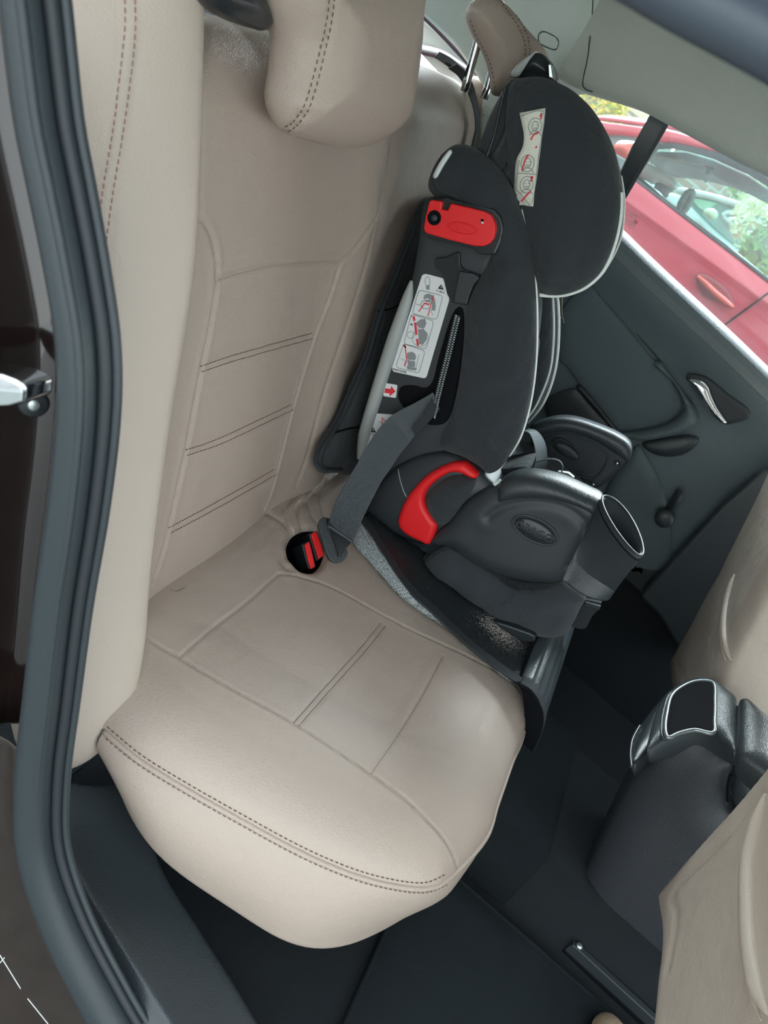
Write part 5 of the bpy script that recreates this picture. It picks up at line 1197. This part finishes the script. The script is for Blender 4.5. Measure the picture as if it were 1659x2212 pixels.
puff('cup_well', PP(cw_, n=nc, d=dc-.045), nc, M['gloss'], con, front=(.006, .02), back=(.05, .03), sp=.008)
# tan toe of a shoe at the lower frame edge
sh = thing('shoe', P(1326, 2260, Z=ZF+.012), 'rounded tan shoe toe on the dark footwell floor near the front seat', 'shoe')
sc_ = P(1326, 2246, Z=ZF+.03); shx = np.array([.2, -.98, 0]); shy = np.array([.98, .2, 0])
rows = []
for t in np.linspace(0, 1, 16):
    w_ = .046*math.sqrt(1-max(0, 1-t*3.2-.03)**2); h_ = (.034+.02*t)*math.sqrt(1-max(0, 1-t*4-.05)**2); c_ = sc_+shx*(t*.24-.045)
    rows.append([c_+shy*w_*math.cos(a)+np.array([0, 0, h_*max(0, math.sin(a))-.012]) for a in np.linspace(0, 2*math.pi, 20, endpoint=False)])
surf('upper', np.array(rows), M['suede'], sh, closed_v=True, sub=1, caps=True)
rows = [[c_+shy*w2*math.cos(a)+np.array([0, 0, z_]) for a in np.linspace(0, 2*math.pi, 24, endpoint=False)] for z_, c_, w2 in ()]
solp = [sc_+shx*(.078+.110*math.cos(a)) + shy*.048*math.sin(a)+np.array([0, 0, -.012]) for a in np.linspace(0, 2*math.pi, 30, endpoint=False)]
plate('sole', solp, .014, M['rubber_dark'], sh, n=(0, 0, 1), bev=.003)
# ------------------------------------------------------------------ outside
gz = -.62
M['paving'] = mat_brick('paving', (.16, .16, .155), (.19, .185, .175), (.09, .09, .085), 4.)
gr = struct(mk('ground', [(-14, -8, gz), (14, -8, gz), (14, 16, gz), (-14, 16, gz)], [(0, 1, 2, 3)], M['paving']))
# red car parked alongside
YR = 3.4
car = thing('red_car', (.6, YR+.9, gz), 'red hatchback parked beside the far window, front towards the shrub', 'car')
bel = [P(*c, Y=YR+.03) for c in cw([(230, 560), (515, 822), (800, 1040), (1100, 1265), (1400, 1490), (1659, 1690), (1900, 1870)])]
xs = np.linspace(-1.5, 2.4, 60); bx = np.array([p[0] for p in bel]); bz = np.array([p[2] for p in bel])
fit = np.polyfit(bx, bz, 1); zb_ = lambda x: fit[0]*x+fit[1]
crs = [P(*c, Y=YR-.02) for c in cw([(420, 985), (560, 1100), (740, 1250), (1000, 1410), (1250, 1590)])]; fc = np.polyfit([p[0] for p in crs], [p[2] for p in crs], 1); zc_ = lambda x: fc[0]*x+fc[1]
G = []
for x in xs:
    zb, zc = zb_(x), zc_(x); nose = max(0, (-.75-x)/.75); dy = .55*nose**2
    G.append([np.array([x, YR+yy+dy, z]) for yy, z in ((.05, zb+.004), (.03, zb), (.015, zb-.02), (.004, zb*.4+zc*.6), (-.004, zc+.012), (-.012, zc), (.004, zc-.018), (-.004, zc-.10), (-.012, zc-.22), (.0, zc-.36), (.03, zc-.50), (.02, -.34), (.03, -.46), (.12, -.50))])
bs = surf('body_side', np.array(G), M['redcar'], car, thick=.01, sub=1)
# bonnet and far side so that the car is a solid thing
G = []
for y in np.linspace(YR+.05, YR+1.65, 14): 
    G.append([np.array([x, y, z+.05*math.sin(math.pi*(y-YR)/1.7)]) for x, z in ((-1.5, .10), (-1.3, .28), (-1.0, .38), (-.72, zb_(-.72)))])
surf('bonnet', np.array(G), M['redcar'], car, thick=.01)
surf('inner_door', np.array([[np.array([x, YR+1.66, z]) for z in (zb_(x)-.07, .2, -.2, -.46)] for x in xs]), M['carint'], car, thick=.01)
surf('body_side', np.array([[np.array([x, YR+1.70, z]) for z in (zb_(x)-.07, .2, -.2, -.46)] for x in xs]), M['redcar'], car, thick=.01)
# window surround: black strip along the belt, glass, roof rail
tube('belt_strip', cr(PP(cw([(500, 812), (640, 915), (800, 1035), (1000, 1185), (1200, 1335), (1400, 1480), (1600, 1640), (1800, 1800)]), Y=YR+.04), 4), .016, M['gloss'], car, res=8, sq=(1, .6))
YW = YR+.10
glz = cw([(515, 815), (600, 690), (700, 560), (830, 552), (960, 572), (1200, 640), (1500, 775), (1700, 900), (1900, 1060), (1900, 1870), (1659, 1680)])
plate('window_pane', PP(glz, Y=YW), .005, M['glass_far'], car, n=(0, -1, 0), bev=0)
frm = cw([(650, 600), (740, 510), (860, 512), (1000, 540), (1250, 598), (1500, 700), (1700, 820), (1900, 960), (1900, 1070), (1700, 908), (1500, 782), (1200, 645), (960, 576), (830, 556), (705, 562)])
plate('window_frame', PP(frm, Y=YW-.02), .03, M['rubber_dark'], car, n=(0, -1, 0), bev=.004)
qg = cw([(262, 440), (420, 450), (590, 478), (740, 508), (640, 610), (515, 815), (400, 740), (340, 620)])
plate('quarter_pane', PP(qg, Y=YW+.01), .01, M['carint'], car, n=(0, -1, 0), bev=.002)
ap = cw([(690, 560), (740, 508), (752, 520), (540, 800), (515, 815)])
plate('window_frame', PP(ap, Y=YW-.025), .02, M['rubber_dark'], car, n=(0, -1, 0), bev=.002)
rf = cw([(150, 322), (300, 335), (570, 372), (800, 400), (1000, 450), (1150, 505), (1300, 575), (1500, 665), (1700, 780), (1900, 920), (1900, 980), (1700, 830), (1500, 705), (1250, 602), (1000, 545), (860, 515), (740, 508), (590, 478), (420, 450), (200, 430)])
puff('roof_rail', PP(rf, Y=YW-.01), (0, -1, 0), M['redcar'], car, front=(.02, .04), back=(.03, .03), sp=.02)
rt = PP(cw([(150, 322), (300, 335), (570, 372), (800, 400), (1000, 450), (1150, 505), (1300, 575), (1500, 665), (1700, 780), (1900, 920)]), Y=YW)
G = [[p+np.array([0, 1.38*t, .05*math.sin(math.pi*t)+.004]) for t in np.linspace(0, 1, 12)] for p in cr(rt, 3)]
surf('roof', np.array(G), M['redcar'], car, thick=.012)
# mirror, handle, door gap
mr = cw([(328, 560), (345, 520), (380, 492), (440, 486), (545, 502), (548, 545), (500, 610), (455, 655), (420, 640), (370, 610), (335, 590)])
puff('door_mirror', PP(mr, Y=YR-.05), (0, -1, 0), M['redlens'], car, front=(.07, .08), back=(.07, .08), sp=.012)
mg = cw([(335, 590), (420, 642), (450, 658), (440, 740), (400, 745), (350, 640)])
plate('mirror_foot', PP(mg, Y=YR+.02), .02, M['carint'], car, n=(0, -1, 0), bev=.004)
hr_ = c5([(1112, 268), (1122, 254), (1160, 252), (1225, 285), (1290, 335), (1330, 395), (1352, 445), (1342, 458), (1300, 450), (1250, 420), (1195, 405), (1150, 380), (1125, 325)])
puff('handle_recess', PP(hr_, Y=YR-.016), (0, -1, 0), mat('shaded_red_paint', (.20, .008, .018), .35, coat=.5), car, front=(.006, .03), sp=.012)  # darker copy of the body red paints the shade in the hollow
hb_ = c5([(1116, 262), (1135, 258), (1180, 290), (1240, 345), (1300, 395), (1345, 440), (1350, 455), (1330, 458), (1280, 435), (1210, 375), (1150, 310), (1120, 275)])
puff('door_handle', PP(hb_, Y=YR-.045), (0, -1, 0), M['redlens'], car, front=(.025, .02), back=(.02, .02), sp=.008)
tube('door_gap', cr(PP(c5([(1560, 358), (1450, 440), (1360, 505), (1290, 557)]), Y=YR-.008), 6), .004, M['deep'], car, res=6)
tube('door_gap', cr(PP(c5([(1360, 505), (1290, 557), (1200, 640), (1100, 800)]), Y=YR-.006), 6), .004, M['deep'], car, res=6)
# cabin of the red car seen through its window
YI = YR+.75
plate('cabin_lining', PP(cw([(560, 600), (700, 575), (960, 585), (1200, 655), (1500, 790), (1700, 930), (1900, 1090), (1900, 1330), (1659, 1030), (1500, 950), (1380, 905), (1200, 850), (1000, 815), (860, 805), (760, 760), (620, 650)]), Y=YR+1.50), .03, M['carint'], car, n=(0, -1, 0), bev=.01)
plate('sun_visor', PP(cw([(640, 612), (760, 620), (900, 645), (1110, 690), (1090, 700), (870, 668), (640, 640)]), Y=YI), .02, mat('pale_visor', (.42, .50, .42), .8), car, n=(0, -1, 0), bev=.004)
plate('interior_mirror', PP(cw([(1120, 780), (1180, 770), (1190, 790), (1130, 852), (1112, 850)]), Y=YI), .02, M['carint'], car, n=(0, -1, 0), bev=.004)
plate('mirror_stalk', PP(cw([(1120, 705), (1190, 715), (1205, 735), (1170, 745), (1160, 775), (1125, 790), (1118, 770), (1135, 745)]), Y=YI-.01), .02, M['rubber_dark'], car, n=(0, -1, 0), bev=.004)
plate('red_tag', PP(cw([(1102, 702), (1120, 700), (1126, 716), (1108, 722)]), Y=YI-.02), .005, M['redlens'], car, n=(0, -1, 0), bev=.001)
tube('steering_wheel', PP(cw(ring(955, 1015, 98, 28, -62, 25)[:-1]), Y=YI-.2), .018, M['carint'], car, closed=True, res=10)
plate('dashboard', PP(cw([(515, 830), (600, 700), (760, 760), (900, 860), (890, 930), (800, 980), (860, 1060), (1000, 1160), (1250, 1350), (1450, 1480), (1659, 1660), (1659, 1800), (1400, 1600), (800, 1150)]), Y=YI+.5), .03, M['carint'], car, n=(0, -1, 0), bev=.01) if False else None
lathe('wheel', (-1.02, YR+.12, gz+.31), (0, -1, 0), [(.10, -.1), (.31, -.1), (.315, 0), (.31, .09), (.22, .10), (.20, .06), (.02, .08)], M['tyre'], car, res=40)
lathe('wheel', (1.65, YR+.12, gz+.31), (0, -1, 0), [(.10, -.1), (.31, -.1), (.315, 0), (.31, .09), (.22, .10), (.20, .06), (.02, .08)], M['tyre'], car, res=40)
# silver car further off, seen through the red car's windows
YV = 6.2
sv = thing('silver_car', (1.2, YV+.8, gz), 'pale silver car seen through the windows of the red car', 'car')
rs_ = cw([(870, 888), (1000, 903), (1200, 948), (1400, 1008), (1600, 1080), (1800, 1170), (1800, 1220), (1600, 1122), (1400, 1062), (1200, 1000), (1000, 958), (880, 925)])
puff('roof_rail', PP(rs_, Y=YV), (0, -1, 0), M['silver'], sv, front=(.03, .05), back=(1.3, .3), sp=.05)
gl2 = cw([(1000, 962), (1200, 1004), (1400, 1066), (1600, 1126), (1800, 1225), (1900, 1700), (1659, 1640), (1450, 1450), (1250, 1290), (1100, 1150), (1010, 1060)])
plate('window_pane', PP(gl2, Y=YV+.05), .05, M['carseat'], sv, n=(0, -1, 0), bev=.01)
plate('quarter_pane', PP(cw([(1012, 975), (1210, 1015), (1232, 1030), (1120, 1095), (1070, 1070), (1020, 1010)]), Y=YV+.02), .02, mat('mint_glass', (.32, .62, .45), .3), sv, n=(0, -1, 0), bev=.004)
body2 = cw([(780, 960), (880, 930), (1000, 1050), (1100, 1150), (1250, 1292), (1450, 1455), (1659, 1640), (1900, 1760), (1900, 2300), (600, 2300), (560, 900)])
puff('body_side', PP(body2, Y=YV-.02), (0, -1, 0), M['silver'], sv, front=(.06, .1), back=(1.5, .2), sp=.07)
puff('door_mirror', PP(cw([(1100, 1100), (1130, 1072), (1190, 1070), (1225, 1100), (1230, 1140), (1195, 1180), (1150, 1160)]), Y=YV-.15), (0, -1, 0), mat('pale_green_mirror', (.50, .62, .45), .3), sv, front=(.08, .09), back=(.08, .09), sp=.03)
tube('window_frame', cr(PP(cw([(1270, 1130), (1320, 1105), (1450, 1125), (1560, 1190), (1620, 1260)]), Y=YV), 8), .02, M['silver'], sv, res=8)
tube('window_frame', cr(PP(cw([(1270, 1130), (1340, 1200), (1430, 1280), (1520, 1350)]), Y=YV), 8), .014, M['silver'], sv, res=8)
# pale seat back and head restraint in the red car
hs_ = cw([(545, 770), (590, 690), (640, 690), (730, 730), (830, 790), (885, 845), (880, 900), (850, 905), (720, 845), (690, 870), (640, 850)])
puff('seat_head_restraint', PP(hs_, Y=YI), (0, -1, 0), mat('pale_seat', (.55, .63, .60), .7), car, front=(.06, .06), back=(.08, .06), sp=.015)
puff('seat_back', PP(cw([(690, 860), (720, 845), (860, 905), (820, 940), (790, 985), (720, 920), (680, 890)]), Y=YI+.05), (0, -1, 0), M['carint'], car, front=(.03, .04), back=(.08, .05), sp=.015)
# garden wall, brick wall, shrubs
YWL = 9.
M['block'] = mat_brick('pale_block', (.52, .48, .38), (.62, .58, .46), (.30, .28, .22), 1.0, (math.radians(90), 0, 0), .30, .13, .014)
M['brick'] = mat_brick('pink_brick', (.45, .28, .24), (.50, .34, .28), (.58, .54, .50), 1.0, (math.radians(90), 0, 0), .24, .08, .012)
gw = struct(box('wall_garden', (-8, YWL, gz), (-.55, YWL+.3, 1.6), M['block'], None, bev=.01)); gw['label'] = 'pale block garden wall behind the red car'
bw_ = struct(box('wall_brick', (-.52, YWL+.2, gz), (9, YWL+.5, 2.4), M['brick'], None, bev=.01)); bw_['label'] = 'pink brick wall behind the parked cars'
def clump(name, c, rad, n, sizes, m, par, flat=.4):
    v = []; f = []
    for i in range(n):
        d = rng.normal(0, 1, 3); d /= np.linalg.norm(d); p = np.array(c)+d*np.array(rad)*rng.uniform(.45, 1)**.5
        a = rng.normal(0, 1, 3); a /= np.linalg.norm(a); b = np.cross(a, rng.normal(0, 1, 3)); b /= np.linalg.norm(b); s = rng.uniform(*sizes); k = len(v)
        v += [p-a*s, p+b*s*flat, p+a*s, p-b*s*flat]; f.append((k, k+1, k+2, k+3))
    return mk(name, v, f, m, par, smooth=False)
def shrub(name, label, c, rad, n, m1, m2, sz):
    t = thing(name, (c[0], c[1], gz), label, 'shrub')
    clump('blossom', c, rad, n, sz, m1, t)['kind'] = 'stuff'; clump('foliage', c, np.array(rad)*.95, n//2, sz, m2, t)['kind'] = 'stuff'
    for k in range(5):
        e = np.array(c)+np.array([rng.normal(0, .3)*rad[0], rng.normal(0, .3)*rad[1], .3*rad[2]])
        tube('stem', cr([(c[0]+rng.normal(0, .05), c[1], gz), ((c[0]+e[0])/2, (c[1]+e[1])/2, (gz+e[2])/2), e], 6), .018, M['bark'], t, res=6)
    return t
shrub('flowering_shrub', 'yellow flowering shrub against the pale garden wall', P(*cw([(120, 170)])[0], Y=8.2), (.42, .35, .30), 1900, M['leafy'], M['leafg'], (.015, .035))
shrub('flowering_shrub', 'cream flowering shrub beyond the silver car, by the brick wall', P(*cw([(1560, 985)])[0], Y=7.9), (.30, .25, .15), 900, M['flower'], M['leafg'], (.015, .035))
# small tree by the kerb seen through the red car's rear window
tr = thing('young_tree', P(*cw([(1440, 1500)])[0], Y=5.6)*np.array([1, 1, 0])+np.array([0, 0, gz]), 'small tree trunk with cream blossom beyond the red car window', 'tree')
tube('trunk', cr([P(*cw([(1380, 1560)])[0], Y=5.6)*np.array([1, 1, 0])+np.array([-.1, 0, gz])]+PP(cw([(1380, 1560), (1440, 1490), (1520, 1390), (1590, 1290), (1640, 1190)]), Y=5.6), 6), .045, M['bark'], tr, res=10)
tube('branch', cr(PP(cw([(1520, 1520), (1580, 1430), (1630, 1330), (1659, 1260)]), Y=5.5), 6), .04, M['bark'], tr, res=8)
clump('blossom', P(*cw([(1635, 1190)])[0], Y=5.6), (.22, .2, .20), 500, (.02, .045), M['flower'], tr)['kind'] = 'stuff'
clump('foliage', P(*cw([(1640, 1430)])[0], Y=5.4), (.13, .15, .16), 160, (.03, .07), M['leafg'], tr)['kind'] = 'stuff'
# ------------------------------------------------------------------ the child seat rests on the protector, not in it
for o in list(bpy.data.objects):
    t = o
    while t.parent: t = t.parent
    if t is kid and o.type == 'MESH':
        n_ = len(o.data.vertices); c_ = np.zeros(n_*3); o.data.vertices.foreach_get('co', c_); c_ = c_.reshape(-1, 3)
        a_ = c_@NC-.0165; b_ = c_@NB-DB-.050
        c_ += NC*np.where(a_ < 0, -a_, 0)[:, None]; c_ += NB*np.where(b_ < 0, -b_, 0)[:, None]
        o.data.vertices.foreach_set('co', c_.ravel()); o.data.update()
# ------------------------------------------------------------------ camera
cam = bpy.data.cameras.new('camera'); co = bpy.data.objects.new('camera', cam); COL.objects.link(co)
cam.sensor_fit = 'HORIZONTAL'; cam.sensor_width = 36; cam.lens = 36*F_PX/1659
mw = Matrix.Identity(4)
for i in range(3): mw[i][0], mw[i][1], mw[i][2], mw[i][3] = RGT[i], UPV[i], -FWD[i], EYE[i]
co.matrix_world = mw; cam.clip_start = .01
cam.dof.use_dof = True; cam.dof.focus_distance = 1.15; cam.dof.aperture_fstop = cam.lens/1000/.0035*1
SC.camera = co
# ------------------------------------------------------------------ light: bright hazy sky
w = bpy.data.worlds.new('sky'); SC.world = w; w.use_nodes = True; nt = w.node_tree; N = nt.nodes; L = nt.links
bg = N['Background']; tc = N.new('ShaderNodeTexCoord'); sp = N.new('ShaderNodeSeparateXYZ'); rp = N.new('ShaderNodeValToRGB')
L.new(tc.outputs['Generated'], sp.inputs[0]); L.new(sp.outputs['Z'], rp.inputs['Fac'])
rp.color_ramp.elements[0].position = 0; rp.color_ramp.elements[0].color = (.90, .97, .95, 1)
rp.color_ramp.elements[1].position = .9; rp.color_ramp.elements[1].color = (.80, .91, 1, 1)
# the sun behind thin cloud on the far side: a wide glow in the sky
dt = N.new('ShaderNodeVectorMath'); dt.operation = 'DOT_PRODUCT'; g = Vector((-.15, .80, .60)).normalized(); dt.inputs[1].default_value = g; L.new(tc.outputs['Generated'], dt.inputs[0])
mx = N.new('ShaderNodeMath'); mx.operation = 'MAXIMUM'; mx.inputs[1].default_value = 0; L.new(dt.outputs['Value'], mx.inputs[0])
pw = N.new('ShaderNodeMath'); pw.operation = 'POWER'; pw.inputs[1].default_value = 9; L.new(mx.outputs[0], pw.inputs[0])
ml = N.new('ShaderNodeMath'); ml.operation = 'MULTIPLY_ADD'; ml.inputs[1].default_value = 15.0; ml.inputs[2].default_value = 1.0; L.new(pw.outputs[0], ml.inputs[0])
ms = N.new('ShaderNodeMath'); ms.operation = 'MULTIPLY'; ms.inputs[1].default_value = 1.75; L.new(ml.outputs[0], ms.inputs[0])
L.new(rp.outputs['Color'], bg.inputs['Color']); L.new(ms.outputs[0], bg.inputs['Strength'])
vs = SC.view_settings; vs.view_transform = 'Standard'; vs.look = 'None'; vs.gamma = 1; vs.exposure = .72; vs.use_curve_mapping = False
SC.cycles.max_bounces = 7; SC.cycles.diffuse_bounces = 4; SC.cycles.glossy_bounces = 3; SC.cycles.use_adaptive_sampling = True; SC.cycles.adaptive_threshold = .08; SC.cycles.adaptive_min_samples = 16; SC.cycles.use_denoising = True; SC.cycles.transparent_max_bounces = 12; SC.cycles.caustics_reflective = False; SC.cycles.caustics_refractive = False
SC.cycles.sample_clamp_indirect = 6
